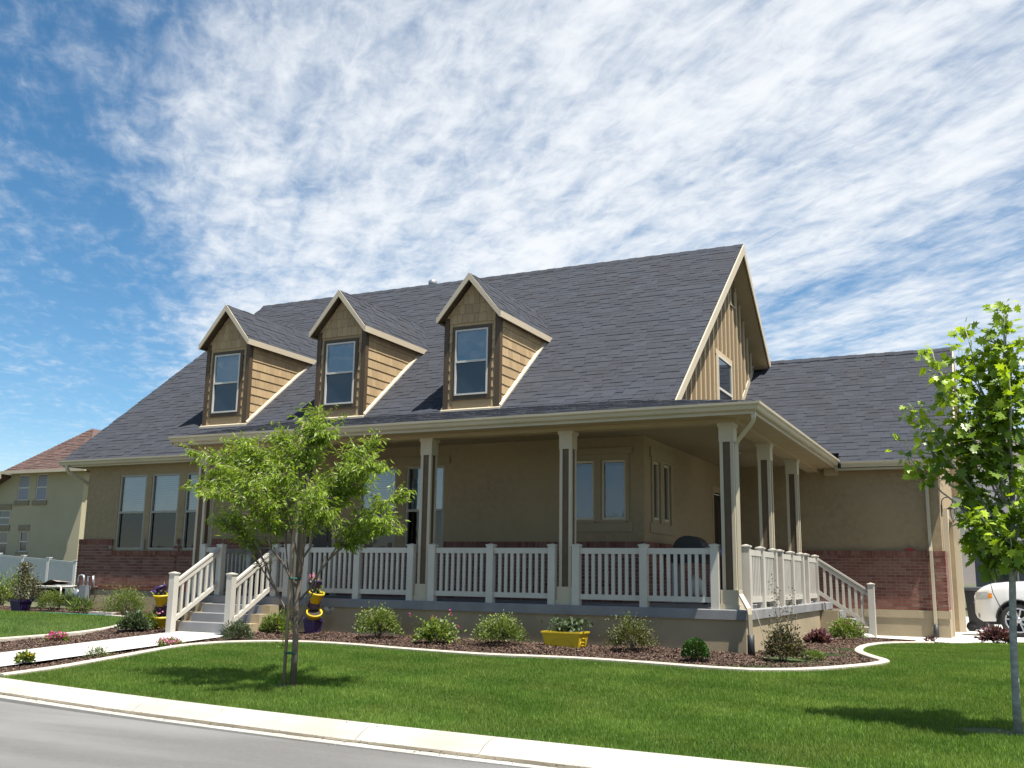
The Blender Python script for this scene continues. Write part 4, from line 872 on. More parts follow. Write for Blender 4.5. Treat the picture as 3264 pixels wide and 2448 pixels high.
# ---- turn the collected bricks and shingles into geometry: the 300 that show largest as pieces of their own, the rest joined
SUNIT = bpy.data.meshes.new('shingle_unit'); SUNIT.from_pydata([(0,0,0),(1,0,0),(0,0,1),(1,0,1),(0,1,.1),(1,1,.1)], [], [(0,1,3,2),(2,3,5,4),(0,2,4),(1,5,3)]); SUNIT.materials.append(MT['shingle'])
TUNIT = bpy.data.meshes.new('thick_shingle_unit'); TUNIT.from_pydata([(0,0,0),(1,0,0),(0,0,1),(1,0,1),(0,1,.66),(1,1,.66)], [], [(0,1,3,2),(2,3,5,4),(0,2,4),(1,5,3)]); TUNIT.materials.append(MT['shingle'])
def emit_shingles():
    it = PIECES['shingle']; sc = []
    for i, (O, u, v, n, a, b_, vv, ex, t, par) in enumerate(it):
        C_ = O+u*(a+b_)/2+v*(vv+ex/2); view = CAM-C_; dist = np.linalg.norm(view); cosv = max(0, np.dot(view/dist, n))
        q = C_-CAM; dp = depth(C_); sx = np.dot(q, _r2)/dp; sy = np.dot(q, _u2)/dp
        vis = abs(sx) < .50 and abs(sy) < .37
        sc.append((b_-a)*ex*cosv/dist**2*(1 if vis else 0)*(0.0 if (par is roof and C_[1] < 2.85 and C_[0] > -11.4) else 1))
    pick = set(sorted(range(len(it)), key=lambda i: -sc[i])[:300]); rest = {}
    for i, (O, u, v, n, a, b_, vv, ex, t, par) in enumerate(it):
        if i in pick:
            c = [u*(b_-a-.003), v*ex, n*t, O+u*(a+.0015)+v*vv+n*.002]; mw = Matrix([[c[k][r_] for k in range(4)] for r_ in range(3)]+[[0,0,0,1]])
            obj('shingle', SUNIT if t < .01 else TUNIT, None, par, mw)
        else: rest.setdefault(par.name, (par, []))[1].append((O, u, v, n, a, b_, vv, ex, t))
    unit = np.array([(0,0,0),(1,0,0),(0,0,1),(1,0,1),(0,1,.1),(1,1,.1)], float)
    for par, L in rest.values():
        O, u, v, n = (np.array([x[k] for x in L]) for k in range(4)); a, b_, vv, ex, t = (np.array([x[k] for x in L]) for k in range(4, 9))
        un = np.repeat(unit[None], len(L), 0); un[t > .01, 4:, 2] = .66; hz = un[:, :, 2:]
        V = (O+u*(a+.0015)[:, None]+v*vv[:, None]+n*.002)[:, None]+unit[None, :, :1]*(u*(b_-a-.003)[:, None])[:, None]+unit[None, :, 1:2]*(v*ex[:, None])[:, None]+hz*(n*t[:, None])[:, None]
        base = (np.arange(len(L))*6)[:, None, None]; F = np.array([(0,1,3),(0,3,2),(2,3,5),(2,5,4),(0,2,4),(1,5,3)])[None]+base
        obj('shingles', mesh_np('shingles', V.reshape(-1, 3), F.reshape(-1, 3), np.repeat(RNG.random(len(L)), 6)), MT['shingle'], par, None, 'stuff')
emit_shingles()
BUNIT = MB().box(0, 1, 0, 1, 0, 1).mesh('brick_unit'); BUNIT.materials.append(MT['brick'])
def emit_bricks():
    it = PIECES['brick']; sc = []
    for P, a, b_, c, d, par, pr in it:
        C_ = np.array(P((a+b_)/2, (c+d)/2, -pr)); view = CAM-C_; dist = np.linalg.norm(view); nn = np.array(P(0,0,-1))-np.array(P(0,0,0)); q = C_-CAM; dp = depth(C_)
        vis = abs(np.dot(q, _r2)/dp) < .5 and C_[2] > -.5; hid = 0.25 if (P is PF and C_[0] > -11.2) else 1.0
        if P is PG and C_[0] < -.3: hid = .2
        sc.append((b_-a)*(d-c)*max(0, np.dot(view/dist, nn))/dist**2*vis*hid)
    pick = set(sorted(range(len(it)), key=lambda i: -sc[i])[:300]); rest = {}
    for i, (P, a, b_, c, d, par, pr) in enumerate(it):
        o0 = np.array(P(a, c, -pr)); ux = np.array(P(b_, c, -pr))-o0; uy = np.array(P(a, c, -.03))-o0; uz = np.array(P(a, d, -pr))-o0
        if i in pick:
            cc = [ux, uy, uz, o0]; obj('brick', BUNIT, None, par, Matrix([[cc[k][r_] for k in range(4)] for r_ in range(3)]+[[0,0,0,1]]))
        else: rest.setdefault(par.name, (par, []))[1].append((o0, ux, uy, uz))
    for par, L in rest.values():
        m = MB()
        for o0, ux, uy, uz in L: m.hexa([o0, o0+ux, o0+ux+uy, o0+uy, o0+uz, o0+ux+uz, o0+ux+uy+uz, o0+uy+uz], random.random())
        m.build('bricks', MT['brick'], par, 'stuff')
emit_bricks()

# ---- lamps on the garage front corner and feeder
def wall_lamp(x, y, z, label):
    t = thing('wall_lamp', (x, y, z), label, 'lamp', 'black lantern lamps on the garage wall')
    MB().box(x, x+.02, y-.05, y+.05, z-.14, z+.12).build('back_plate', MT['iron'], t)
    pts = [(x+.02, y, z-.02)]+[(x+.13+.11*math.cos(a), y, z+.17+.11*math.sin(a)) for a in np.linspace(math.pi*1.05, -.35, 12)]
    pts = [(x+.02, y, z-.05), (x+.022, y, z+.06)]+pts[1:]
    MB().tube(pts, .012, 6).build('arm', MT['iron'], t)
    xx = pts[-1][0]; zz = pts[-1][2]; T = Matrix.Translation((xx, y, zz))
    MB().lathe([(0, .02), (.02, .0), (.03, -.02), (.045, -.05), (.115, -.10), (.12, -.115), (.0, -.115)], T, 16).build('lamp_shade', MT['iron'], t)
    cg = MB()
    for k in range(6):
        a = k*math.pi/3; cg.tube([(xx+.075*math.cos(a), y+.075*math.sin(a), zz-.115), (xx+.062*math.cos(a), y+.062*math.sin(a), zz-.27), (xx+.02*math.cos(a), y+.02*math.sin(a), zz-.37)], .005, 4)
    cg.lathe([(0, -.36), (.022, -.37), (.012, -.40), (0, -.42)], T, 8); cg.build('cage', MT['iron'], t)
    MB().lathe([(.065, -.12), (.055, -.27), (.02, -.355)], T, 12).build('lamp_glass', MT['glass'], t)
wall_lamp(XR+.001, 8.62, 2.02, 'black lantern lamp with curled arm on the corner of the garage')
wall_lamp(XR+.161, 14.28, 2.05, 'black lantern lamp farther back beside the garage door')
fd = thing('hanging_feeder', (2.68, 13.9, 1.45), 'yellow green glass feeder hanging beyond the garage lamp', 'feeder')
MB().lathe([(0, .24), (.02, .24), (.03, .18), (.055, .05), (.075, -.02), (.06, -.06), (0, -.07)], Matrix.Translation((2.68, 13.9, 1.46)), 14).build('bottle', MT['lime'], fd)
MB().tube([(2.68, 13.9, 1.69), (2.68, 13.9, 2.4), (2.5, 13.9, 2.75)], .004, 5).build('hanger', MT['iron'], fd)
tag(MB().box(1.62, 1.80, YG-.05, YG-.012, 1.122, 1.165).box(1.66, 1.74, YG-.06, YG-.008, 1.165, 1.178).build('red_case', MT['red']), 'small red object lying on the brick ledge of the garage', 'object')

# ------------------------------------------------------------------ plants
def unit(v): return v/np.maximum(np.linalg.norm(v, axis=-1, keepdims=True), 1e-9)
LEAF = {'lance': np.array([(0,0,0),(.5,.32,.06),(.5,-.32,.06),(1,0,-.05)]), 'oval': np.array([(0,0,0),(.5,.5,.07),(.5,-.5,.07),(1,0,0)])}
LEAFF = {'lance': [(0,2,3),(0,3,1)], 'oval': [(0,2,3),(0,3,1)]}
_mp = [(0,0),(.12,-.16),(.02,-.42),(.26,-.30),(.42,-.52),(.48,-.24),(.72,-.34),(.70,-.14),(1,0),(.70,.14),(.72,.34),(.48,.24),(.42,.52),(.26,.30),(.02,.42),(.12,.16)]
LEAF['maple'] = np.array([(x, y, .10*abs(y)-.08*x*x) for x, y in _mp]+[(.32,0,-.02)]); LEAFF['maple'] = [(16, i, (i+1) % 16) for i in range(16)]
LEAF['petal'] = np.array([(0,0,0),(.6,.45,.05),(.6,-.45,.05),(1,0,.02)]); LEAFF['petal'] = [(0,2,3),(0,3,1)]
def leaves(name, pos, dirs, nrm, L, Wd, tone, shape, m, parent):
    """one mesh of leaf-sized faces"""
    pos = np.asarray(pos, float); n = len(pos); d = unit(np.asarray(dirs, float)); b = unit(np.cross(np.asarray(nrm, float), d)); k = np.cross(d, b)
    T = LEAF[shape]; L = np.broadcast_to(L, (n,))[:, None, None]; Wd = np.broadcast_to(Wd, (n,))[:, None, None]
    V = pos[:, None]+L*T[None, :, :1]*d[:, None]+Wd*T[None, :, 1:2]*b[:, None]+L*T[None, :, 2:]*k[:, None]
    F = np.array(LEAFF[shape])[None]+(np.arange(n)*len(T))[:, None, None]
    return obj(name, mesh_np(name, V.reshape(-1, 3), F.reshape(-1, 3), np.repeat(tone, len(LEAFF[shape])), shape in ('maple', 'oval')), m, parent)
def rnd_dir(n, up=0.0):
    v = RNG.normal(size=(n, 3)); v[:, 2] += up; return unit(v)
def bush(name, label, cat, x, y, rx, ry, h, n, leaf, lw, m, group=None, shape='oval', spiky=0.25, stems=14, z0=None, flowers=None, hollow=0.55, lump=0.34, flat=0.0):
    rx, ry, h = rx*.88, ry*.88, h*.93; z0 = (bedz(x, y) if z0 is None else z0); t = thing(name, (x, y, z0), label, cat, group)
    n = int(n*1.7); leaf = leaf*1.12; d = rnd_dir(n, 0.25); d[:, 2] = np.abs(d[:, 2])*1.0-0.18
    ph = RNG.uniform(0, 6.28, 6); az = np.arctan2(d[:, 1], d[:, 0])
    lumps = 1+lump*(np.sin(3*az+ph[0]+2*d[:, 2])+.6*np.sin(5*az+ph[1]-3*d[:, 2])+.5*np.sin(9*az+ph[2]+7*d[:, 2]))/1.6
    r = (hollow+(1-hollow)*RNG.random(n)**.6)*lumps+np.where(RNG.random(n) < .16, RNG.uniform(0, 1.5*spiky, n), 0)
    p = np.stack([x+rx*d[:, 0]*r, y+ry*d[:, 1]*r, z0+h*(.18+.82*np.clip(d[:, 2]*r*.9+.16, 0, 1.25))], -1); p[:, 2] = np.maximum(p[:, 2], z0+.015)
    out = unit(d+RNG.normal(0, .55, (n, 3))+np.array([0, 0, .35])); nr = unit(rnd_dir(n, .8)+.4*d)
    tone = np.clip(.04+.55*RNG.random(n)**1.5+.40*(r-.75)+.28*d[:, 2], 0, 1)  # inner and lower leaves darker: the shrub's inner shade put into leaf colour
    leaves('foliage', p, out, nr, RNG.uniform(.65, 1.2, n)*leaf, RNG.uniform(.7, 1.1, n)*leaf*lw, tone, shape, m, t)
    st = MB()
    for k in range(stems):
        a = RNG.uniform(0, 6.28); e = RNG.uniform(.3, .9); q = np.array([x+rx*e*math.cos(a), y+ry*e*math.sin(a), z0+h*RNG.uniform(.5, .95)]); c = np.array([x+.03*math.cos(a), y+.03*math.sin(a), z0-.03])
        mid = (q+c)/2+np.array([0, 0, .08*h]); st.tube([c, mid, q], [.007, .005, .003], 4)
    st.build('stem', MT['barkA'], t)
    if flowers:
        fm, fn, fs, top = flowers; cl = []
        for k in range(max(1, fn//7)):
            a = RNG.uniform(0, 6.28); e = math.sqrt(RNG.random()); cl.append((x+rx*e*math.cos(a), y+ry*e*math.sin(a), z0+h*(top+RNG.uniform(-.15, .12))*(1-.3*e*e)))
        cl = np.array(cl); ci = RNG.integers(0, len(cl), fn); fp = cl[ci]+RNG.normal(0, fs*.7, (fn, 3))
        leaves('blossom', fp, rnd_dir(fn, .4), rnd_dir(fn, 1.2), fs, fs, RNG.random(fn), 'petal', fm, t)
    return t
def branchy(st, a, b, r0, r1, seg=5, sag=0.0, wob=0.03):
    a = np.array(a, float); b = np.array(b, float); L = np.linalg.norm(b-a); pts = []
    for k in range(6):
        t = k/5; p = a+(b-a)*t+np.array([0, 0, sag*L*math.sin(math.pi*t)]); 
        if 0 < k < 5: p = p+RNG.normal(0, wob*L, 3)
        pts.append(p)
    st.tube(pts, list(np.linspace(r0, r1, 6)), seg); return pts

# --- the young staked tree (drooping pointed leaves)
def tree1():
    x, y = TREE1; z = gz(x, y)-.02
    t = thing('staked_tree', (x, y, z), 'young green broadleaf tree tied to a wooden stake on the lawn before the porch', 'tree')
    tr = MB(); top = [(x, y, z), (x+.006, y, z+.5), (x-.02, y+.01, z+.95), (x+.02, y+.02, z+1.5), (x+.02, y+.03, z+2.1), (x+.05, y, z+2.7), (x+.07, y, z+3.15)]
    tr.tube(top, [.042, .037, .033, .028, .020, .012, .004], 9)
    trunk = tr.build('trunk', MT['barkA'], t)
    br = MB(); P, Dr, To = [], [], []
    mains = []
    for h0, dx, dy, dz in ((.74, -.62, -.10, 1.75), (.72, .42, -.05, 1.55), (.86, -.42, .25, 1.85), (.98, .55, .22, 1.95), (1.15, -.35, -.42, 2.1), (1.25, .38, -.40, 2.15), (1.45, -.42, .1, 2.55), (1.5, .40, .1, 2.5), (1.9, .02, .0, 2.9)):
        k = np.interp(h0, [0, .5, .95, 1.5, 2.1], [0, .006, -.02, .02, .02]); a = (x+k, y+.01, z+h0); e = (x+dx, y+dy, z+dz); mains.append(branchy(br, a, e, .016, .008, 6, -.06, .015))
    tips = [(-1.72, -.15, 2.86), (-1.62, .1, 2.62), (-1.50, .35, 2.10), (-1.55, -.25, 2.40), (-1.25, .2, 2.90), (-1.05, -.1, 3.02), (-.72, .3, 3.06), (-.55, -.5, 2.85), (-.40, .1, 3.10), (.10, .1, 3.30), (.30, -.2, 3.12), (.62, -.2, 3.02), (.98, .25, 2.92), (1.20, -.1, 2.72),
            (1.46, -.15, 2.55), (1.50, .2, 2.32), (1.46, -.1, 1.98), (1.15, .4, 1.95), (-1.0, .5, 1.95), (-.2, -.85, 2.50), (.45, -.95, 2.40), (-.75, -.8, 2.30), (.9, -.75, 2.25), (.3, .9, 2.6), (-.4, .95, 2.55), (-1.35, .05, 2.02), (.75, .1, 2.70), (.25, -.3, 2.85), (-.35, -.1, 2.75), (.75, -.4, 2.05), (-.55, .1, 2.15), (-.95, -.35, 2.60), (1.0, .0, 2.35), (-.1, -.5, 2.2), (.15, .4, 2.25)]
    for (dx, dy, dz) in tips:
        dx = dx*.86 if dx > 0 else dx*.97; e = np.array([x+dx, y+dy, z+dz]); mb_ = min(mains, key=lambda m_: np.linalg.norm(m_[-1]-e)+.3*abs(m_[-1][2]-e[2])); i0 = int(RNG.integers(2, 6)); a = mb_[i0]; pts = branchy(br, a, e, .011, .003, 5, .07, .022)
        L = np.linalg.norm(e-np.array(a)); nt = int(22+L*24)
        for k in range(nt):
            s = RNG.uniform(.22, 1.0); i = min(int(s*5), 4); f = s*5-i; c = pts[i]*(1-f)+pts[i+1]*f
            ax = unit(e-np.array(a)); q = c+unit(RNG.normal(0, 1, 3)*np.array([1, 1, .35])+ax*.8+np.array([0, 0, .05]))*RNG.uniform(.12, .34)
            br.tube([c, (c+q)/2+np.array([0, 0, .02]), q], [.0035, .0025, .0012], 3, False)
            m = int(RNG.integers(11, 18))
            for j in range(m):
                s2 = (j+RNG.random())/m; pp = c+(q-c)*s2
                if pp[2] < z+1.70-.08*abs(pp[0]-x) and RNG.random() < .95: continue
                P.append(pp+RNG.normal(0, .012, 3))
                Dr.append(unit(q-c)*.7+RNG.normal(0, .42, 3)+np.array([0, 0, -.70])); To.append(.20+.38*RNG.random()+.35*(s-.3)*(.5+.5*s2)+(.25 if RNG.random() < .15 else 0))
    n = len(P); br.build('branch', MT['barkA'], t)
    leaves('crown', np.array(P), np.array(Dr), rnd_dir(n, .9), RNG.uniform(.055, .098, n), RNG.uniform(.025, .040, n), np.clip(np.array(To), 0, 1), 'lance', MT['leafA'], t)
    # shoots from the trunk
    sp = np.array([(x-.14+RNG.normal(0, .035), y-.03, z+.62+RNG.uniform(-.22, .28)) for _ in range(60)])
    leaves('foliage', sp, np.array([(RNG.normal(0, .5), RNG.normal(0, .4), .4) for _ in sp]), rnd_dir(len(sp), .4), .065, .03, RNG.uniform(.5, 1, len(sp)), 'lance', MT['leafA'], t)
    s = thing('tree_stake', (x-.08, y+.03, z), 'tall thin wooden stake beside the trunk of the tied tree', 'stake')
    MB().tube([(x-.105, y-.04, z-.02), (x-.08, y-.045, z+1.4), (x-.03, y-.045, z+3.22)], [.021, .020, .018], 7).build('pole', MT['stake'], s)
    for zz, dx in ((.40, -.045), (1.28, -.045), (1.95, -.035), (2.85, -.02)):
        T = Matrix.Translation((x+dx, y-.015, z+zz)); pr = [(.075*math.cos(a), .055*math.sin(a)) for a in np.linspace(0, 6.283, 15)]
        MB().tube([(x+dx+p[0], y-.015+p[1], z+zz) for p in pr], .012, 5, False).build('tie', MT['tie'], s)
tree1()
# --- the maple at the right edge
def tree2():
    x, y = TREE2; z = gz(x, y)-.02
    t = thing('maple_tree', (x, y, z), 'slim young maple with grey trunk on the right side of the lawn', 'tree')
    tr = MB(); ax = [(x, y, z), (x+.004, y, z+.35), (x+.02, y, z+.9), (x+.055, y+.01, z+1.5), (x+.10, y+.02, z+2.1), (x+.12, y+.02, z+2.8), (x+.13, y, z+3.45), (x+.15, y, z+3.95)]
    tr.tube(ax, [.042, .036, .033, .030, .024, .018, .010, .004], 10); tr.build('trunk', MT['barkM'], t)
    br = MB(); P, Dr, Nr, To, Sz = [], [], [], [], []
    tips = [(.17,0,4.00,2.9), (-.20,.05,3.80,2.4), (-.50,-.1,3.55,2.0), (-.74,.0,3.05,1.75), (-.85,.05,2.62,1.65), (-.55,.3,2.75,1.8), (-.35,-.3,3.2,2.1), (.05,.3,3.4,2.3), (.45,.1,3.3,2.0), (.75,-.1,2.9,1.8), (.95,.1,2.4,1.6),
            (.6,-.4,2.55,1.7), (.3,-.55,2.3,1.6), (-.2,-.40,2.0,1.55), (-.30,.1,1.75,1.45), (-.36,-.1,2.05,1.5), (.05,-.5,1.75,1.45), (.6,.3,1.9,1.5), (.85,-.25,1.8,1.45), (-.25,.5,2.2,1.6), (.2,.55,2.5,1.7), (-.15,-.15,2.9,2.0), (.15,-.25,3.2,2.3), (.35,-.2,1.75,1.4), (-.2,.15,1.75,1.4), (.16,.05,3.7,2.8), (.12,-.08,3.5,2.6), (-.42,.1,3.3,2.0), (-.24,-.05,3.55,2.3)]
    for (dx, dy, dz, h0) in tips:
        k = np.interp(h0, [0, .9, 1.5, 2.1, 2.8, 3.45], [0, .02, .055, .10, .12, .13]); a = np.array([x+k, y, z+h0]); e = np.array([x+dx, y+dy, z+dz]); pts = branchy(br, a, e, .013, .004, 5, -.05, .015)
        L = np.linalg.norm(e-a); m = int(34+50*L)
        for j in range(m):
            s = RNG.uniform(.22, 1.04)**.8; s = min(s, 1.0); i = min(int(s*5), 4); f = s*5-i; c = pts[i]*(1-f)+pts[i+1]*f
            o = RNG.normal(0, 1, 3); o[2] *= .8; o = unit(o)*RNG.uniform(.03, .15); pp = c+o
            if pp[2] < z+1.42 or (pp[2] < z+2.25 and pp[0]-x < -.36 and pp[2] > z+1.5): continue
            P.append(pp); dd = unit(o)+RNG.normal(0, .3, 3); dd[2] -= .25; Dr.append(dd); nn = RNG.normal(0, .55, 3)+np.array([.1, -.25, 1.0]); Nr.append(nn)
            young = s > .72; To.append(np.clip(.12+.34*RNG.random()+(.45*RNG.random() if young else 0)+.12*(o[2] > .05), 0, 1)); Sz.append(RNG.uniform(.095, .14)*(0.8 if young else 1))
    br.build('branch', MT['barkM'], t); n = len(P); Sz = np.array(Sz)
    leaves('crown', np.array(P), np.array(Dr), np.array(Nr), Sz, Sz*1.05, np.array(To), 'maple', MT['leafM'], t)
    tw = MB(); tw.tube([(x+.03, y-.02, z+1.02), (x-.05, y-.05, z+1.08), (x-.12, y-.06, z+1.25), (x-.16, y-.05, z+1.5)], [.006, .005, .004, .003], 5); tw.build('twig', MT['barkA'], t)
tree2()

# --- shrubs of the front bed, left to right
bush('shrub', 'round grey green shrub at the right foot of the front steps', 'shrub', -8.42, -1.58, .27, .25, .36, 1500, .040, .55, MT['leafSage'], shape='lance')
bush('shrub', 'small shrub with pointed bronze leaves at the porch wall between steps and stacked pots', 'shrub', -8.55, -.38, .26, .2, .32, 420, .10, .38, MT['leafLime'], shape='lance', spiky=.4)
bush('shrub', 'dense bright green shrub nearest the stacked pots right of the staked tree', 'shrub', -6.2, -.58, .38, .36, .53, 2600, .036, .55, MT['leafB'], 'leafy shrubs along the porch wall')
t = bush('rose_bush', 'open lime green plant with long stalks and pink buds', 'shrub', -4.93, -.80, .34, .30, .36, 620, .062, .8, MT['leafLime'], spiky=.5)
def stalks(t, x, y, z0, ends, leafm, budm):
    st = MB(); P = []; B = []
    for ex, ez in ends:
        a = np.array([x, y, z0+.2]); e = np.array([ex, y-.02, ez]); st.tube([a, (a+e)/2+np.array([0, 0, .03]), e], [.006, .005, .003], 5); B.append(e)
        for k in range(9):
            P.append(a+(e-a)*RNG.uniform(.35, .95)+RNG.normal(0, .02, 3))
    st.build('stalk', MT['leafLime'], t); P = np.array(P); leaves('stalk_foliage', P, rnd_dir(len(P), .3), rnd_dir(len(P), 1), .045, .03, RNG.random(len(P)), 'oval', leafm, t)
    if budm:
        B = np.repeat(np.array(B), 9, 0)+RNG.normal(0, .018, (len(B)*9, 3)); leaves('blossom', B, rnd_dir(len(B), .3), rnd_dir(len(B), .5), .03, .03, RNG.random(len(B)), 'petal', budm, t)
stalks(t, -4.98, -.8, -.62, [(-5.44, -.19), (-5.02, -.24), (-4.93, -.27), (-4.66, -.14), (-4.52, -.36)], MT['leafLime'], MT['pink'])
bush('shrub', 'bushy olive shrub left of the yellow planter', 'shrub', -3.84, -.62, .40, .36, .48, 2600, .034, .55, MT['leafB'], 'leafy shrubs along the porch wall', spiky=.35)
bush('shrub', 'bronze tinged shrub right of the yellow planter', 'shrub', -1.64, -.62, .34, .34, .50, 1900, .036, .55, MT['leafBr'], 'leafy shrubs along the porch wall', spiky=.45)
bush('boxwood', 'clipped round dark green boxwood ball near the porch corner', 'shrub', -.48, -1.2, .215, .215, .36, 2600, .026, .75, MT['leafBall'], spiky=.03, lump=.05, hollow=.8)
t = bush('bronze_shrub', 'tall dark bronze shrub with thin upright stalks by the porch corner', 'shrub', .62, -.62, .27, .25, .50, 1300, .042, .6, MT['leafDark'], spiky=.4, shape='oval')
def upright(t, x, y, z0, tops, m, bark):
    st = MB(); P = []
    for dx, dy, h in tops:
        a = np.array([x+dx*.35, y+dy*.35, z0+.1]); e = np.array([x+dx, y+dy, z0+h]); mid = (a+e)/2+RNG.normal(0, .02, 3); st.tube([a, mid, e], [.007, .005, .002], 5)
        n = int(h*60)
        for k in range(n):
            s = RNG.uniform(.3, 1.03); P.append(a+(e-a)*s+RNG.normal(0, .028, 3))
    st.build('stalk', bark, t); P = np.array(P); leaves('stalk_foliage', P, rnd_dir(len(P), .2), rnd_dir(len(P), .6), .032, .018, RNG.random(len(P))*.8, 'oval', m, t)
upright(t, .62, -.62, -.67, [(-.12,0,1.13),(-.05,.05,1.0),(.10,-.02,.85),(.16,.04,.98),(.0,.0,.75),(-.2,.05,.7),(.22,-.05,.66)], MT['leafDark'], MT['barkA'])
tag(MB().tube([(.36, -.3, -.72), (.2, -.12, -.2), (.12, -.05, .02)], .006, 5).build('plant_cane', MT['stake']), 'thin cane leaning on the porch corner beside the bronze shrub', 'cane')
bush('shrub', 'low bright green tuft just right of the tall bronze shrub', 'shrub', .95, -.15, .16, .16, .14, 420, .05, .3, MT['leafLime'], shape='lance')
bush('heuchera', 'low burgundy leaved plant by the side of the porch', 'plant', .38, 4.0, .20, .22, .22, 420, .075, .8, MT['leafRed'])
bush('shrub', 'yellow green flowering shrub beside the side steps', 'shrub', .62, 5.7, .33, .36, .44, 1500, .045, .55, MT['leafLime'], flowers=(MT['palepink'], 60, .03, .8))
bush('weigela', 'dark red leaved plant beside the driveway near the white car', 'plant', 3.30, 6.45, .30, .22, .30, 420, .085, .6, MT['leafRed'], z0=gz(3.3, 6.45))
bush('seedling', 'tiny red leaved plant at the edge of the concrete below the garage', 'plant', 2.12, 6.1, .11, .08, .10, 60, .05, .6, MT['leafRed'], z0=gz(2.1, 6.1), stems=4)
# --- beds beside the walk
bush('petunia', 'bright magenta flowers on the left side of the front walk', 'flowers', -11.25, -2.85, .21, .18, .13, 260, .045, .6, MT['leafB'], flowers=(MT['pink'], 420, .035, .9), stems=6)
bush('petunia', 'pink flowers against the edging right of the front walk', 'flowers', -8.80, -2.75, .22, .20, .15, 300, .04, .5, MT['leafLime'], flowers=(MT['palepink'], 260, .028, .95), stems=8)
bush('pansy', 'small plant with yellow flowers at the street end of the walk', 'flowers', -9.02, -5.28, .10, .10, .14, 170, .055, .7, MT['leafB'], flowers=(MT['yellowp'], 40, .035, .9), stems=5, z0=gz(-9, -5.3)+.02)
bush('wispy_plant', 'thin pale wispy plant halfway along the walk', 'plant', -8.80, -4.2, .16, .12, .13, 150, .07, .16, MT['leafLime'], shape='lance', spiky=1.0, stems=8)
bush('shrub', 'grey green shrub at the tip of the small lawn left of the walk', 'shrub', -11.25, -1.15, .27, .25, .36, 1300, .055, .6, MT['leafSage'])
bush('shrub', 'broad airy bright green shrub under the left windows', 'shrub', -14.15, 1.35, .50, .42, .66, 2600, .05, .36, MT['leafB'], shape='lance', spiky=.5)
bush('shrub', 'rounded yellow green shrub in front of the gas meter', 'shrub', -17.2, 2.0, .43, .38, .48, 2200, .05, .36, MT['leafB'], shape='lance', spiky=.4, z0=gz(-17.2, 1.9))
bush('lily', 'small arching strap leaved plant below the gas meter', 'plant', -15.75, 1.55, .20, .15, .30, 70, .26, .10, MT['leafLime'], shape='lance', stems=3, spiky=.1)
bush('shrub', 'low dark green shrub left of the stacked pots by the steps', 'shrub', -12.05, .35, .30, .25, .34, 800, .05, .5, MT['leafB'], shape='oval')
bush('flower_clump', 'low leafy clump in front of the stacked pots left of the steps', 'plant', -11.22, -.85, .24, .16, .30, 520, .055, .45, MT['leafB'], shape='lance')
for i, (px, py, r, h, lb) in enumerate(((-23.6, 6.0, .8, 1.0, 'pale green ornamental clump at the far left edge behind the purple pot'), (-21.3, 6.6, .7, .55, 'pale green ground plant under the metal frame'), (-19.6, 6.2, .7, .5, 'pale green plant behind the yellow green shrub by the fence'))):
    bush('garden_clump', lb, 'plant', px, py, r, r*.8, h, 900, .12, .25, MT['leafLime'], shape='lance', z0=gz(px, py), spiky=.5)
bush('garden_clump', 'dark leafy clump cut by the left edge of the picture', 'plant', -22.4, 4.6, .4, .35, .55, 500, .10, .4, MT['leafB'], z0=gz(-22.4, 4.6))

# ------------------------------------------------------------------ pots and planters
def pot_mesh(T, r0, r1, h, rim=.012, seg=20, square=False):
    m = MB(); k = 4 if square else seg; M_ = T @ (Matrix.Rotation(math.pi/4, 4, 'Z') if square else Matrix.Identity(4))
    m.lathe([(0, 0), (r0, 0), (r1*.985, h*.80), (r1*.99, h*.80), (r1+rim, h*.815), (r1+rim, h), (r1-.008, h), (r1-.012, h*.84), (0, h*.84)], M_, k, smooth=not square); return m
def tipsy(label, x, y, z0, tiers, rodh):
    t = thing('stacked_pots', (x, y, z0), label, 'planter')
    MB().tube([(x, y, z0+.05), (x, y, z0+rodh)], .008, 6).build('rod', MT['iron'], t)
    for k, (zz, r0, r1, h, tilt, az, col, sq, pl) in enumerate(tiers):
        T = Matrix.Translation((x, y, z0+zz)) @ Matrix.Rotation(az, 4, 'Z') @ Matrix.Rotation(tilt, 4, 'X') @ Matrix.Translation((0, -.02 if tilt else 0, 0))
        p = pot_mesh(T, r0, r1, h, square=sq).build('pot', MT[col], t)
        sm = MB(); sm.lathe([(0, h*.85), (r1*.96, h*.85)], T, 16); sm.build('soil', MT['soil'], p)
        if pl:
            lm, fm, n = pl; c = np.array(T @ Vector((0, 0, h*.95))); pos = c+RNG.normal(0, 1, (n, 3))*np.array([r1*.55, r1*.55, .045])+np.array([0, 0, .02])
            leaves('foliage', pos, rnd_dir(n, .8), rnd_dir(n, 1), .05, .03, RNG.random(n), 'oval', MT[lm], p)
            if fm:
                q = c+RNG.normal(0, 1, (34, 3))*np.array([.05, .05, .03])+np.array([-.03, -.04, .07]); leaves('blossom', q, rnd_dir(34, .4), rnd_dir(34, .6), .035, .035, RNG.random(34), 'petal', MT[fm], p)
tipsy('stack of tilted yellow and purple flower pots right of the steps, pink flower on top', -7.78, -.30, bedz(-7.78, -.3)-.01,
      [(0, .14, .175, .275, 0, 0, 'purple', True, ('leafB', 'violet', 20)), (.24, .085, .135, .20, .55, .75, 'yellow', False, None), (.40, .085, .12, .19, -.45, .9, 'purple', False, ('leafB', None, 50)),
       (.56, .085, .135, .20, .30, 1.2, 'yellow', False, ('leafLime', None, 60)), (.74, .085, .115, .19, -.25, .5, 'purple', False, ('leafLime', 'palepink', 30))], .98)
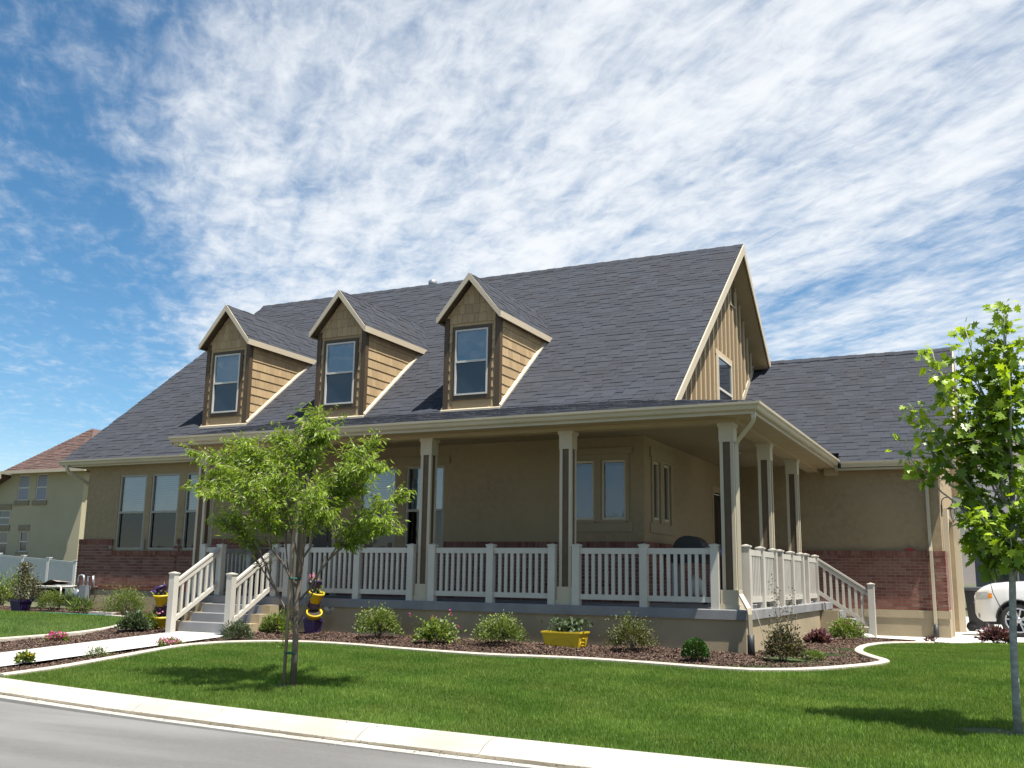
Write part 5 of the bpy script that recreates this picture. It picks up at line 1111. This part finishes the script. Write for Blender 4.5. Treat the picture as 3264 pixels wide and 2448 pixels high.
tipsy('stack of tilted yellow and purple pots left of the steps with violet flowers', -11.15, -.58, bedz(-11.15, -.58)-.01,
      [(0.02, .13, .185, .235, .1, .4, 'yellow', False, ('leafB', 'palepink', 40)), (.26, .09, .12, .19, -.2, .4, 'purple', False, None), (.44, .095, .15, .225, .14, .2, 'yellow', False, ('leafB', 'violet', 50)), (.62, .085, .115, .20, .35, -1.2, 'purple', False, None)], .9)
dsc = thing('garden_dial', (-7.70, .05, -.25), 'round pale dial on the porch wall behind the stacked pots', 'dial')
MB().lathe([(0, 0), (.105, 0), (.108, .012), (.10, .02), (0, .018)], Matrix.Translation((-7.70, .062, -.187)) @ Matrix.Rotation(math.pi/2, 4, 'X'), 28).build('face', MT['steel'], dsc)
MB().box(-7.704, -7.696, .034, .040, -.19, -.13).box(-7.70, -7.66, .034, .040, -.192, -.184).build('hand', MT['greypaint'], dsc)
yp = thing('planter_box', (-2.75, -.55, bedz(-2.75, -.6)), 'yellow plastic planter box with leafy plants on the mulch', 'planter')
def yplanter():
    z0 = bedz(-2.75, -.6)-.005; x0, x1, y0, y1, h = -3.06, -2.51, -.60, -.27, .235; f = .055; m = MB()
    b_ = [(x0,y0,z0),(x1,y0,z0),(x1,y1,z0),(x0,y1,z0)]; tp_ = [(x0-f,y0-f*.6,z0+h),(x1+f*.7,y0-f*.6,z0+h),(x1+f*.7,y1+f*.6,z0+h),(x0-f,y1+f*.6,z0+h)]
    for i in range(4):
        j = (i+1) % 4; m.face([b_[i], b_[j], tp_[j], tp_[i]])
    ins = [(x0-f+.015,y0-f*.6+.015,z0+h-.04),(x1+f*.7-.015,y0-f*.6+.015,z0+h-.04),(x1+f*.7-.015,y1+f*.6-.015,z0+h-.04),(x0-f+.015,y1+f*.6-.015,z0+h-.04)]; m.face(ins); m.face(b_[::-1])
    m.build('box', MT['yellow'], yp)
    xa, xb, ya, yb2 = x0-f-.012, x1+f*.7+.012, y0-f*.6-.012, y1+f*.6+.012; zt = z0+h
    for k, q in enumerate(((xa,xb,ya,ya+.03),(xa,xb,yb2-.03,yb2),(xa,xa+.03,ya+.03,yb2-.03),(xb-.03,xb,ya+.03,yb2-.03))): MB().box(*q, zt-.012, zt+.01).build('rim', MT['yellow'], yp)
    def arch(fn):
        a = MB(); pts = [fn(.5+.5*math.cos(s)*.9, .12+.5*math.sin(s)) for s in np.linspace(0, math.pi, 14)]; a.tube(pts, .007, 5); a.build('relief', MT['yellow'], yp)
    fx = lambda u, v: (x0+(x1-x0)*(.12+.76*u), y0-f*.6*v-.002, z0+h*v); fy = lambda u, v: (x1+f*.7*v+.002, y0+(y1-y0)*(.15+.7*u), z0+h*v); arch(fx); arch(fy)
    MB().tube([fy(.15, .15), fy(.85, .15)], .006, 5).build('relief', MT['yellow'], yp); MB().tube([fy(.15, .35), fy(.85, .35)], .006, 5).build('relief', MT['yellow'], yp)
    m = MB(); m.box(x0-f+.02, x1+f*.5, y0-f*.5+.012, y1+f*.5-.012, z0+h-.06, z0+h-.02); m.build('soil', MT['soil'], yp)
    n = 260; p = np.stack([RNG.normal(-2.74, .15, n), RNG.normal(-.44, .075, n), z0+h+RNG.uniform(0, .20, n)*np.exp(-((RNG.normal(0, .5, n))**2))], -1)
    leaves('foliage', p, rnd_dir(n, .3), rnd_dir(n, 1.2), .085, .06, RNG.random(n), 'oval', MT['leafSage'], yp)
yplanter()
pp = thing('purple_pot', (-17.97, 1.71, gz(-17.97, 1.71)), 'big purple pot at the left edge of the small lawn with a dark shrub', 'planter')
def purplepot():
    x, y = -17.97, 1.71; z0 = gz(x, y)-.01
    pot_mesh(Matrix.Translation((x, y, z0)), .19, .25, .30, .02, 4, True).build('pot', MT['purple'], pp)
    n = 1700; d = rnd_dir(n, .2); u = RNG.random(n); hh = .95
    p = np.stack([x+RNG.normal(0, .19, n)*(1.1-u*.75)+.02, y+RNG.normal(0, .17, n)*(1.1-u*.75), z0+.27+hh*u*.95], -1); k = RNG.random(n) < .22
    p[k, 0] += .34; p[k, 2] = z0+.35+.45*u[k]
    leaves('foliage', p, rnd_dir(n, .3), rnd_dir(n, .7), .05, .03, RNG.random(n), 'oval', MT['leafDark'], pp); st = MB()
    for dx, h in ((0, .9), (-.12, .7), (.1, .75), (.35, .55), (-.2, .5)): st.tube([(x, y, z0+.25), (x+dx*.6, y, z0+.25+h*.55), (x+dx, y, z0+.25+h)], [.012, .008, .004], 5)
    st.build('stem', MT['barkA'], pp)
purplepot()

# ------------------------------------------------------------------ things on the porch and round the house
def grill():
    x, y = -1.72, 3.05; t = thing('barbecue_grill', (x, y, 0), 'black hooded barbecue grill on the porch behind the railing', 'grill')
    MB().box(x-.33, x+.33, y-.24, y+.24, .74, .90).build('firebox', MT['black'], t)
    h = MB(); n = 12; pr = [(x-.29*math.cos(a), .905+.33*math.sin(a)**.75) for a in np.linspace(0, math.pi, n)]
    for i in range(n-1):
        h.face([(pr[i][0], y-.25, pr[i][1]), (pr[i][0], y+.25, pr[i][1]), (pr[i+1][0], y+.25, pr[i+1][1]), (pr[i+1][0], y-.25, pr[i+1][1])])
    h.face([(p[0], y-.25, p[1]) for p in pr]); h.face([(p[0], y+.25, p[1]) for p in pr][::-1]); h.build('hood', MT['black'], t)
    MB().tube([(x+.31, y-.18, 1.02), (x+.36, y-.18, 1.02), (x+.36, y+.18, 1.02), (x+.31, y+.18, 1.02)], .012, 6).build('hood_handle', MT['steel'], t)
    for sx in (-1, 1):
        MB().box(x+sx*.34, x+sx*.60, y-.22, y+.20, .86, .895).build('side_shelf', MT['black'], t)
        for sy in (-1, 1): MB().box(x+sx*.30-.018, x+sx*.30+.018, y+sy*.20-.018, y+sy*.20+.018, .0 if sx < 0 else .07, .74).build('leg', MT['steel'], t)
    for sy in (-1, 1): MB().lathe([(0, -.02), (.075, -.02), (.08, 0), (.075, .02), (0, .02)], Matrix.Translation((x+.30, y+sy*.22, .08)) @ Matrix.Rotation(math.pi/2, 4, 'X'), 16).build('wheel', MT['rubber'], t)
    MB().box(x-.30, x+.30, y-.20, y+.20, .12, .14).build('bottom_shelf', MT['black'], t)
    MB().lathe([(0, .142), (.13, .142), (.15, .18), (.15, .40), (.11, .46), (.05, .48), (.05, .52), (0, .52)], Matrix.Translation((x+.06, y-.02, 0)), 18).build('gas_bottle', MT['vinyl'], t)
grill()
bg = thing('blue_bag', (-1.24, 3.0, .895), 'blue and white bag on the side shelf of the grill', 'bag')
m = MB(); m.hexa([(-1.36,2.86,.897),(-1.12,2.86,.897),(-1.12,3.1,.897),(-1.36,3.1,.897),(-1.33,2.9,1.03),(-1.15,2.9,1.03),(-1.15,3.06,1.03),(-1.33,3.06,1.03)]); m.build('body', MT['bluecloth'], bg)
MB().box(-1.365, -1.115, 2.852, 2.858, .94, .955).build('stripe', MT['vinyl'], bg)
t = bush('potted_flower', 'dark pot of red flowers on the porch at the top of the steps', 'planter', -9.92, .62, .17, .17, .30, 220, .06, .5, MT['leafB'], z0=.20, flowers=(MT['orange'], 60, .04, .8), stems=5)
pot_mesh(Matrix.Translation((-9.92, .62, 0)), .10, .14, .24).build('pot', MT['black'], t)
gm = thing('gas_meter', (-16.12, 1.92, gz(-16.1, 1.9)), 'grey gas meter with bent pipes on the brick wall corner', 'gas meter')
def meter():
    x, y = -16.10, 1.93; T = Matrix.Translation
    b = MB(); b.box(x-.11, x+.11, y-.09, y+.07, -.22, .08); b.box(x-.13, x+.13, y-.07, y+.05, -.27, -.20); b.build('meter_body', MT['greypaint'], gm)
    MB().lathe([(0, 0), (.07, 0), (.075, -.015), (0, -.02)], T((x, y-.088, -.02)) @ Matrix.Rotation(math.pi/2, 4, 'X'), 18).build('dial', MT['vinyl'], gm)
    MB().tube([(x-.07, y, .06), (x-.07, y, .24), (x-.09, y, .30), (x-.16, y, .32), (x-.23, y, .30), (x-.25, y, .24), (x-.25, y, -.05)], .026, 8).build('pipe', MT['steel'], gm)
    MB().tube([(x+.07, y, .06), (x+.07, y, .29), (x+.24, y, .30), (x+.24, y+.02, .06), (x+.24, y+.16, .04)], .024, 8).build('pipe', MT['steel'], gm)
    MB().lathe([(0, -.05), (.06, -.05), (.11, -.02), (.115, .0), (.11, .02), (.06, .05), (0, .06)], T((x-.25, y-.02, -.12)) @ Matrix.Rotation(math.pi/2, 4, 'X'), 18).build('regulator', MT['steel'], gm)
    MB().tube([(x-.25, y, -.15), (x-.25, y, -.6)], .024, 8).build('pipe', MT['steel'], gm)
meter()
fr = thing('metal_frame', (-19.2, 3.9, gz(-19.2, 3.9)), 'low white metal frame table with a rumpled tan cover by the fence', 'table')
def frame():
    x0, x1, y0, y1 = -19.95, -18.75, 3.5, 4.5; zt = .0; zg = gz(-19.3, 4)
    for a, b_ in (((x0,y0),(x1,y0)),((x1,y0),(x1,y1)),((x1,y1),(x0,y1)),((x0,y1),(x0,y0))): MB().tube([(*a, zt), (*b_, zt)], .022, 6).build('rail', MT['vinyl'], fr)
    for a in ((x0,y0),(x1,y0),(x1,y1),(x0,y1)): MB().tube([(*a, zt), (*a, zg)], .020, 6).build('leg', MT['vinyl'], fr)
    MB().box(x0+.03, x1-.03, y0+.04, y1-.04, zt-.02, zt-.005).build('top', MT['black'], fr)
    MB().box(x0-.28, x0+.30, y0+.3, y0+.9, zt-.42, zt-.06).build('crate', MT['black'], fr)
    nx = 14; c = MB(); hz = lambda u: .02+.11*max(0, math.sin(2.2*u-.2))**2+.05*math.sin(7*u)**2
    for i in range(nx):
        u0, u1 = i/nx, (i+1)/nx
        for j in range(3):
            v0, v1 = j/3, (j+1)/3; X = lambda u: x0-.25+1.25*u; Y = lambda v: y0+.15+.7*v; Zc = lambda u, v: zt+hz(u)*(1-.4*v)
            c.face([(X(u0),Y(v0),Zc(u0,v0)),(X(u1),Y(v0),Zc(u1,v0)),(X(u1),Y(v1),Zc(u1,v1)),(X(u0),Y(v1),Zc(u0,v1))], 0, True)
    c.build('cover', MT['cloth'], fr)
frame()
tag(MB().tube([(-16.9, 1.40, gz(-16.9, 1.3)+.02), (-16.2, 1.30, gz(-16.2, 1.3)+.02), (-15.4, 1.27, gz(-15.4, 1.3)+.02), (-14.7, 1.15, gz(-14.7, 1.1)+.02), (-14.2, 1.0, gz(-14.2, 1)+.02)], .014, 6).build('garden_hose', MT['hose']), 'green garden hose lying along the back of the small lawn', 'hose')
def stone(x, y, r, label, z0=None, sy=.7, sz=.45, group=None):
    z = gz(x, y) if z0 is None else z0; m = MB(); n = 10; rings = []
    ph = RNG.uniform(0, 6, 3)
    for i in range(7):
        a = math.pi*i/6; rings.append([(x+r*math.sin(a)*math.cos(b_)*(1+.12*math.sin(3*b_+ph[0])), y+r*sy*math.sin(a)*math.sin(b_)*(1+.1*math.sin(2*b_+ph[1])), z+r*sz*(.55+math.cos(a)*.9)) for b_ in np.linspace(0, 2*math.pi, n, endpoint=False)])
    for i in range(6):
        for k in range(n): m.face([rings[i][k], rings[i][(k+1) % n], rings[i+1][(k+1) % n], rings[i+1][k]], 0, True)
    tag(m.build('stone', MT['stone']), label, 'stone', group)
stone(.92, 6.45, .17, 'white folded bag, shaped like a stone, at the foot of the side stair post')  # rounded stone shape stands in for a white folded bag
stone(-11.75, -.72, .10, 'white stone behind the grey green shrub left of the walk')
stone(-13.3, .72, .12, 'pale stone at the edge of the bed under the left windows')
sp = thing('splash_block', (-15.2, 1.72, gz(-15.2, 1.72)), 'flat white stone slab in the bed under the left windows', 'stone')
MB().box(-15.6, -14.85, 1.62, 1.86, gz(-15.2, 1.72)-.03, gz(-15.2, 1.72)+.035).build('slab', MT['stone'], sp)

# ------------------------------------------------------------------ white car, bin
def car():
    X0, YS, ZG, WD = 2.83, 10.75, gz(3.6, 10.8)+.012, .965; YC = YS+WD
    t = thing('parked_car', (X0+2.5, YC, ZG), 'white car parked on the driveway facing the garage', 'car')
    W_ = lambda s: float(np.interp(s, [0, .05, .14, .33, .7, 1.2, 4.1, 4.8, 5.05], [.52, .68, .80, .885, .945, .965, .965, .93, .80]))
    F_ = lambda z: float(np.interp(z, [.3, .45, .65, .9, 1.05, 1.14, 1.25], [.955, .985, 1.0, .992, .972, .945, .90]))
    TOP = lambda s: float(np.interp(s, [0, .04, .10, .2, .38, .7, 1.1, 1.55, 1.75, 2.35, 2.7, 4.2, 4.75, 4.95, 5.05], [.90, .97, 1.04, 1.11, 1.185, 1.225, 1.25, 1.28, 1.36, 1.70, 1.79, 1.77, 1.64, 1.2, .95]))
    WH = (.90, 3.94); ZC, RA = .385, .455
    def LOW(s):
        z = float(np.interp(s, [0, .03, .16, .5, 1.4, 3.4, 4.6, 5.05], [.52, .42, .33, .34, .31, .31, .36, .45]))
        for c in WH:
            if abs(s-c) < RA: z = max(z, ZC+math.sqrt(RA*RA-(s-c)**2))
        return z
    ss = sorted(set(list(np.linspace(0, .4, 11))+list(np.linspace(.4, 1.5, 34))+list(np.linspace(1.5, 3.4, 16))+list(np.linspace(3.4, 4.5, 34))+list(np.linspace(4.5, 5.05, 10))))
    B = MB(); rows = []
    for s in ss:
        w_, zt = W_(s), TOP(s); lo = LOW(s); sh = max(min(zt-.07, 1.13), lo+.02); half = [(w_*F_(lo+(sh-lo)*k/8), lo+(sh-lo)*k/8) for k in range(9)]
        g = 1.55 < s < 4.95 and zt > 1.33
        if g: half += [(w_*(.93-.17*min(1, (zt-1.2)/.55)), zt-.08), (w_*.70, zt-.012), (0, zt+.012)]
        else: half += [(w_*F_(sh)*.95, zt-.022), (w_*.62, zt+.004), (0, zt+.018)]
        ring = half+[(-a, b_) for a, b_ in half[-2::-1]]; rows.append([(X0+s, YC-a, ZG+b_) for a, b_ in ring])
    n = len(rows[0]); base = 0; B.v = [p for r_ in rows for p in r_]
    for i in range(len(rows)-1):
        for k in range(n-1): B.f.append((i*n+k, i*n+k+1, (i+1)*n+k+1, (i+1)*n+k)); B.t.append(0.0); B.sm.append(True)
    B.f.append(tuple(range(n))); B.t.append(0.0); B.sm.append(False); m1 = (len(rows)-1)*n; B.f.append(tuple(range(m1, m1+n))); B.t.append(0.0); B.sm.append(False)
    body = B.build('body', MT['carpaint'], t)
    def patch(name, s0, s1, zf0, zf1, m, off=.008, parent=body, ns=10, nz=5, side=1):
        p = MB(); P = lambda s, v: (X0+s-(.004 if s < .1 else 0), YC-side*(W_(s)*F_(zf0(s)+(zf1(s)-zf0(s))*v)+off), ZG+zf0(s)+(zf1(s)-zf0(s))*v)
        for i in range(ns):
            for j in range(nz):
                a, b_ = s0+(s1-s0)*i/ns, s0+(s1-s0)*(i+1)/ns; c, d = j/nz, (j+1)/nz; p.face([P(a, c), P(b_, c), P(b_, d), P(a, d)], 0, True)
        return p.build(name, m, parent)
    for sd in (1, -1):
        hl = patch('headlight', .035, .30, lambda s: .82+.05*s, lambda s: .985+.10*s if s < .2 else 1.005, MT['lens'], side=sd)
        patch('turn_signal', .30, .385, lambda s: .86, lambda s: .975, MT['amber'], side=sd, ns=4)
        patch('side_window', 2.05, 3.15, lambda s: 1.15, lambda s: 1.16+.0*s, MT['darkglass'], side=sd) if False else None
    for sd in (1, -1):
        for a, b_ in ((2.25, 3.0), (3.08, 3.9), (3.98, 4.55)):
            q = MB(); f0 = lambda s: (X0+s, YC-sd*(W_(s)*.925+.012), ZG+1.17); f1 = lambda s: (X0+s, YC-sd*(W_(s)*(.93-.17*min(1, (TOP(s)-1.2)/.55))+.03), ZG+TOP(s)-.13); q.face([f0(a), f0(b_), f1(b_), f1(max(a, 2.3))]); q.build('side_window', MT['darkglass'], body)
    q = MB(); q.face([(X0+1.66, YC-.74, ZG+1.335), (X0+1.66, YC+.74, ZG+1.335), (X0+2.33, YC+.62, ZG+1.725), (X0+2.33, YC-.62, ZG+1.725)]); q.build('windscreen', MT['darkglass'], body)
    g = MB(); g.box(X0-.012, X0+.01, YC-.42, YC+.42, ZG+.62, ZG+.90); gr = g.build('grille', MT['black'], body)
    MB().box(X0-.022, X0-.010, YC-.44, YC+.44, ZG+.745, ZG+.775).build('grille_bar', MT['chrome'], gr); MB().box(X0-.022, X0-.010, YC-.02, YC+.02, ZG+.775, ZG+.905).build('grille_bar', MT['chrome'], gr)
    for sd in (1, -1):
        MB().lathe([(0, 0), (.055, 0), (.06, -.02)], Matrix.Translation((X0+.06, YC-sd*.70, ZG+.46)) @ Matrix.Rotation(-math.pi/2, 4, 'Y'), 14).build('fog_light', MT['lens'], body)
        mi = MB(); mi.box(X0+1.95, X0+2.10, YC-sd*(WD-.02), YC-sd*(WD+.20), ZG+1.18, ZG+1.33); mi.build('wing_mirror', MT['carpaint'], body)
    und = MB(); und.box(X0+.25, X0+4.9, YC-.62, YC+.62, ZG+.26, ZG+.95); und.build('underbody', MT['black'], body)
    for c in WH:
        for sd in (1, -1):
            ar = MB(); pts = [(X0+c+RA*1.0*math.cos(a), YC-sd*(W_(c)-.005), ZG+ZC+RA*math.sin(a)) for a in np.linspace(.05, math.pi-.05, 18)]; ar.tube(pts, .018, 5); ar.build('wheel_arch', MT['black'], body)
            T = Matrix.Translation((X0+c, YC-sd*(WD-.13), ZG+ZC-.005)) @ Matrix.Rotation(sd*math.pi/2, 4, 'X')
            w_ = MB(); w_.lathe([(.27, -.11), (.36, -.11), (.378, -.085), (.38, 0), (.378, .085), (.36, .11), (.285, .115), (.27, .10)], T, 40); wh = w_.build('wheel', MT['rubber'], t)
            rm_ = MB(); rm_.lathe([(.285, .10), (.27, .112), (.255, .10), (.245, .0), (.10, -.02), (0, -.02)], T, 40); rim = rm_.build('rim', MT['black'], wh)
            ri = MB(); ri.lathe([(.287, .105), (.275, .118), (.250, .108)], T, 40)
            ri.lathe([(.07, .06), (.065, .095), (.03, .10), (0, .10)], T, 20)
            for k in range(5):
                for da in (-.20, .20):
                    a = k*2*math.pi/5+.3; a0 = a+da*.55; a1 = a+da*1.15; p0 = Vector((.055*math.cos(a0), .055*math.sin(a0), .085)); p1 = Vector((.262*math.cos(a1), .262*math.sin(a1), .098))
                    d = (p1-p0); pr = Vector((-d.y, d.x, 0)).normalized()*.017; up = Vector((0, 0, -.03))
                    ri.hexa([T @ (p0-pr+up), T @ (p1-pr+up), T @ (p1+pr+up), T @ (p0+pr+up), T @ (p0-pr), T @ (p1-pr), T @ (p1+pr), T @ (p0+pr)])
            ri.build('spokes', MT['chrome'], wh)
car()
def wheelie():
    x, y = 2.82, 16.2; z = gz(x, y)+.012; t = thing('wheelie_bin', (x, y, z), 'black wheelie bin standing behind the white car by the garage', 'bin'); H = 1.12
    m = MB(); m.hexa([(x-.27,y-.26,z+.05),(x+.27,y-.26,z+.05),(x+.27,y+.26,z+.05),(x-.27,y+.26,z+.05),(x-.36,y-.36,z+H),(x+.36,y-.36,z+H),(x+.36,y+.36,z+H),(x-.36,y+.36,z+H)]); m.build('body', MT['black'], t)
    m = MB(); m.hexa([(x-.39,y-.39,z+H+.001),(x+.39,y-.39,z+H+.001),(x+.39,y+.39,z+H+.001),(x-.39,y+.39,z+H+.001),(x-.36,y-.37,z+H+.07),(x+.36,y-.37,z+H+.07),(x+.36,y+.36,z+H+.10),(x-.36,y+.36,z+H+.10)]); m.build('lid', MT['black'], t)
    for s in (-1, 1): MB().lathe([(0, -.03), (.13, -.03), (.14, 0), (.13, .03), (0, .03)], Matrix.Translation((x+s*.22, y-.30, z+.14)) @ Matrix.Rotation(math.pi/2, 4, 'Y' if False else 'X'), 20).build('wheel', MT['rubber'], t)
    MB().tube([(x-.34, y-.38, z+H-.02), (x-.34, y-.44, z+H-.01), (x+.34, y-.44, z+H-.01), (x+.34, y-.38, z+H-.02)], .018, 6).build('handle', MT['black'], t)
wheelie()

# ------------------------------------------------------------------ neighbours
def neighbour():
    Y0 = 19.07; t = thing('neighbour_house', (-40, 22, -1.1), 'pale tan two storey house with brown hip roof behind the white fence', 'house')
    PN = lambda u, z, d: (u, Y0+d, z)
    wins = [(-40.81,-40.0,3.80,5.05), (-39.5,-38.73,3.79,5.07), (-42.1,-41.19,2.58,3.33), (-40.33,-39.75,1.26,2.27), (-42.0,-41.18,1.10,2.27)]
    w_ = MB(); holed(w_, PN, -46.5, -36.2, -2.0, 5.12, wins, .12); w_.build('wall', MT['nwall'], t)
    MB().box(-36.25, -36.2, Y0+.002, 32, -2, 5.1).build('wall', MT['nwall'], t)
    for a, b_, c, d in wins:
        f = MB(); pbox(f, PN, a, a+.05, c, d, .03, .1); pbox(f, PN, b_-.05, b_, c, d, .03, .1); pbox(f, PN, a+.05, b_-.05, c, c+.05, .03, .1); pbox(f, PN, a+.05, b_-.05, d-.05, d, .03, .1); pbox(f, PN, a+.05, b_-.05, (c+d)/2-.03, (c+d)/2+.03, .03, .1); o = f.build('window', MT['win'], t)
        for z0, z1, mm in ((c+.05, (c+d)/2-.03, 'darkglass'), ((c+d)/2+.03, d-.05, 'darkglass')):
            p = MB(); p.face([PN(a+.05,z0,.07), PN(b_-.05,z0,.07), PN(b_-.05,z1,.07), PN(a+.05,z1,.07)]); p.build('pane', MT[mm], o)
        if c > 3.5:
            k = MB(); n = 9
            for i in range(n):
                z = c+.08+(d-c-.16)*(i+.5)/n; pbox(k, PN, a+.06, b_-.06, z-.062, z+.058, .05, .06)
            k.build('blind', MT['nblind'], o)
        q = MB(); pbox(q, PN, a-.12, b_+.12, c-.24, c-.02, -.06, .0); q.build('sill', MT['ntrim'], o)
        if c < 3: q = MB(); pbox(q, PN, a-.10, b_+.10, d+.02, d+.30, -.05, .0); q.build('head', MT['ntrim'], o)
    ex0, ex1, ey, ze = -41.35, -35.65, 18.57, 5.22; px, py, pz = -38.5, 21.30, 7.62
    r = MB(); r.face([(ex0,ey,ze),(ex1,ey,ze),(px,py,pz)]); r.face([(ex1,ey,ze),(ex1,34,ze),(px,34,pz),(px,py,pz)]); r.face([(ex0,34,ze),(ex0,ey,ze),(px,py,pz),(px,34,pz)]); rf = r.build('roof', MT['nroof'], t)
    its = []
    v = np.array([0, py-ey, pz-ze]); Lv = np.linalg.norm(v); v = v/Lv; nn = np.array([0, -v[2], v[1]]); sh = MB(); k = 0
    while k*.145 < Lv:
        f = k*.145/Lv; a, b_ = ex0+(px-ex0)*f, ex1+(px-ex1)*f; x = a
        while x < b_:
            w2 = min(random.uniform(.3, .6), b_-x); O = np.array([0, ey-.01, ze])+v*k*.145; q0 = O+np.array([x, 0, 0])+nn*.004; U = np.array([w2-.01, 0, 0]); tt = random.choice((.012, .025))
            tn = random.random(); sh.face([q0+nn*tt, q0+U+nn*tt, q0+U+v*.15, q0+v*.15], tn); sh.face([q0, q0+U, q0+U+nn*tt, q0+nn*tt], tn); x += w2
        k += 1
    sh.build('shingles', MT['nroof'], rf, 'stuff')
    MB().box(ex0-.1, ex1+.1, ey-.10, ey, ze-.14, ze+.01).build('gutter', MT['gutter'], t)
    q = MB(); q.face([(ex0,ey,ze-.1),(ex1,ey,ze-.1),(ex1,Y0,ze-.1),(ex0,Y0,ze-.1)]); q.build('soffit', MT['soffit'], t)
    r = MB(); r.prism([(-41.4,18.5,4.95),(-41.4,26,4.95),(-47.5,26,2.3),(-47.5,18.5,2.3)], (0,0,.14)); r.build('lower_roof', MT['nroof'], t)
    MB().hexa([(-41.38,18.46,4.86),(-41.38,18.499,4.86),(-47.5,18.499,2.22),(-47.5,18.46,2.22),(-41.38,18.46,5.12),(-41.38,18.499,5.12),(-47.5,18.499,2.46),(-47.5,18.46,2.46)]).build('rake_board', MT['trim'], t)
neighbour()
def fence():
    pts = [(-44.7,18.9,1.32),(-41.8,17.95,1.21),(-38.88,16.99,1.105),(-36.02,16.03,.993),(-33.2,15.05,.89),(-30.43,14.05,.775)]
    t = thing('vinyl_fence', (-36, 16, -.8), 'white vinyl privacy fence with capped posts left of the house', 'fence')
    for a, b_ in zip(pts[:-1], pts[1:]):
        A = np.array(a); B_ = np.array(b_); d = B_-A
        MB().bar((A[0], A[1], A[2]-.14), (B_[0], B_[1], B_[2]-.14), .05, .11).build('rail', MT['fence'], t); MB().bar((A[0], A[1], A[2]-1.8), (B_[0], B_[1], B_[2]-1.8), .05, .15).build('rail', MT['fence'], t)
        n = 14
        for k in range(n):
            p, q = A+d*(k+.03)/n, A+d*(k+.97)/n; MB().bar((p[0], p[1], p[2]-1.66), (q[0], q[1], q[2]-1.66), .02, 1.53).build('board', MT['fence'], t)
    for a in pts:
        MB().box(a[0]-.07, a[0]+.07, a[1]-.07, a[1]+.07, a[2]-1.95, a[2]+.02).box(a[0]-.09, a[0]+.09, a[1]-.09, a[1]+.09, a[2]+.02, a[2]+.06).build('post', MT['fence'], t)
fence()
def greyhouse():
    t = thing('grey_house', (9, 48, -1.2), 'grey house with dark roof beyond the driveway, seen between garage and maple', 'house')
    MB().box(2.1, 17, 45, 55, -1.3, 2.6).build('wall', MT['greyhouse'], t)
    r = MB(); r.prism([(1.7,44.5,2.5),(17.5,44.5,2.5),(17.5,50,6.4),(1.7,50,6.4)], (0,0,.2)); r.build('roof', MT['greyroof'], t); r = MB(); r.prism([(1.7,50,6.4),(17.5,50,6.4),(17.5,55.5,2.5),(1.7,55.5,2.5)], (0,0,.2)); r.build('roof', MT['greyroof'], t)
    r = MB(); r.face([(2.1,45,2.6),(2.1,55,2.6),(2.1,50,6.3)]); r.build('gable', MT['greyhouse'], t)
    for x in (3.0, 5.4, 8.2, 11.5):
        f = MB(); f.box(x, x+1.2, 44.93, 44.99, .2, 1.7); o = f.build('window', MT['win'], t); p = MB(); p.face([(x+.08,44.92,.28),(x+1.12,44.92,.28),(x+1.12,44.92,1.62),(x+.08,44.92,1.62)]); p.build('pane', MT['darkglass'], o)
greyhouse()
def far_tree(x, y, h, r, label, m):
    z = gz(min(x, 15), min(y, 17))-.2; t = thing('far_tree', (x, y, z), label, 'tree', 'trees beyond the driveway'); tr = MB(); tr.tube([(x, y, z), (x+.1, y, z+h*.4), (x, y, z+h*.85)], [.16, .11, .03], 8)
    for k in range(10):
        a = RNG.uniform(0, 6.28); h0 = RNG.uniform(.25, .6); tr.tube([(x, y, z+h*h0), (x+r*.6*math.cos(a), y+r*.6*math.sin(a), z+h*(h0+.25))], [.06, .015], 5)
    tr.build('trunk', MT['barkA'], t); n = 5000; d = rnd_dir(n); c = rnd_dir(26, .2)*RNG.uniform(.4, .85, (26, 1)); ci = RNG.integers(0, 26, n)
    p = np.array([x, y, z+h*.62])+(c[ci]+d*RNG.random((n, 1))**.5*.36)*np.array([r, r, h*.40]); leaves('crown', p, rnd_dir(n), rnd_dir(n, .6), .20, .13, RNG.random(n)*.7, 'oval', m, t)
far_tree(6.2, 27, 4.2, 1.7, 'bushy green tree behind the white car', MT['leafB']); far_tree(9.5, 33, 5.5, 2.2, 'dark green tree farther right behind the white car', MT['leafBall'])
# ------------------------------------------------------------------ mountains on the horizon
def hills():
    na, nr = 360, 14; az = np.linspace(0, 2*np.pi, na, endpoint=False); V = []
    deg = np.degrees((az+np.pi) % (2*np.pi)-np.pi)             # 0 = +Y, clockwise towards +X
    hgt = 90+430*np.exp(-((deg-4)/34)**2)+240*np.exp(-((deg+62)/26)**2)
    rough = sum(np.sin(k*az*1.0+ph)*amp for k, ph, amp in ((7, .4, 30), (13, 1.7, 26), (23, 2.2, 20), (41, .9, 15), (67, 3.0, 9)))
    for j in range(nr):
        f = j/(nr-1); R_ = 2600+1600*f; prof = math.sin(f*math.pi/2)**1.25
        rg = sum(np.sin(k*az+ph+f*3)*amp for k, ph, amp in ((31, .3, 22), (57, 1.1, 16), (95, 2.5, 10)))*math.sin(f*math.pi)
        Z = -3+(hgt+rough)*prof+rg; V.append(np.stack([R_*np.sin(az), R_*np.cos(az), Z], -1))
    V = np.array(V); idx = np.arange(na*nr).reshape(nr, na); nx = np.roll(idx, -1, 1)
    F = np.stack([idx[:-1], nx[:-1], nx[1:], idx[1:]], -1).reshape(-1, 4)
    struct('hills', mesh_np('hills', V.reshape(-1, 3), F, None, True), MT['hill'])
hills()
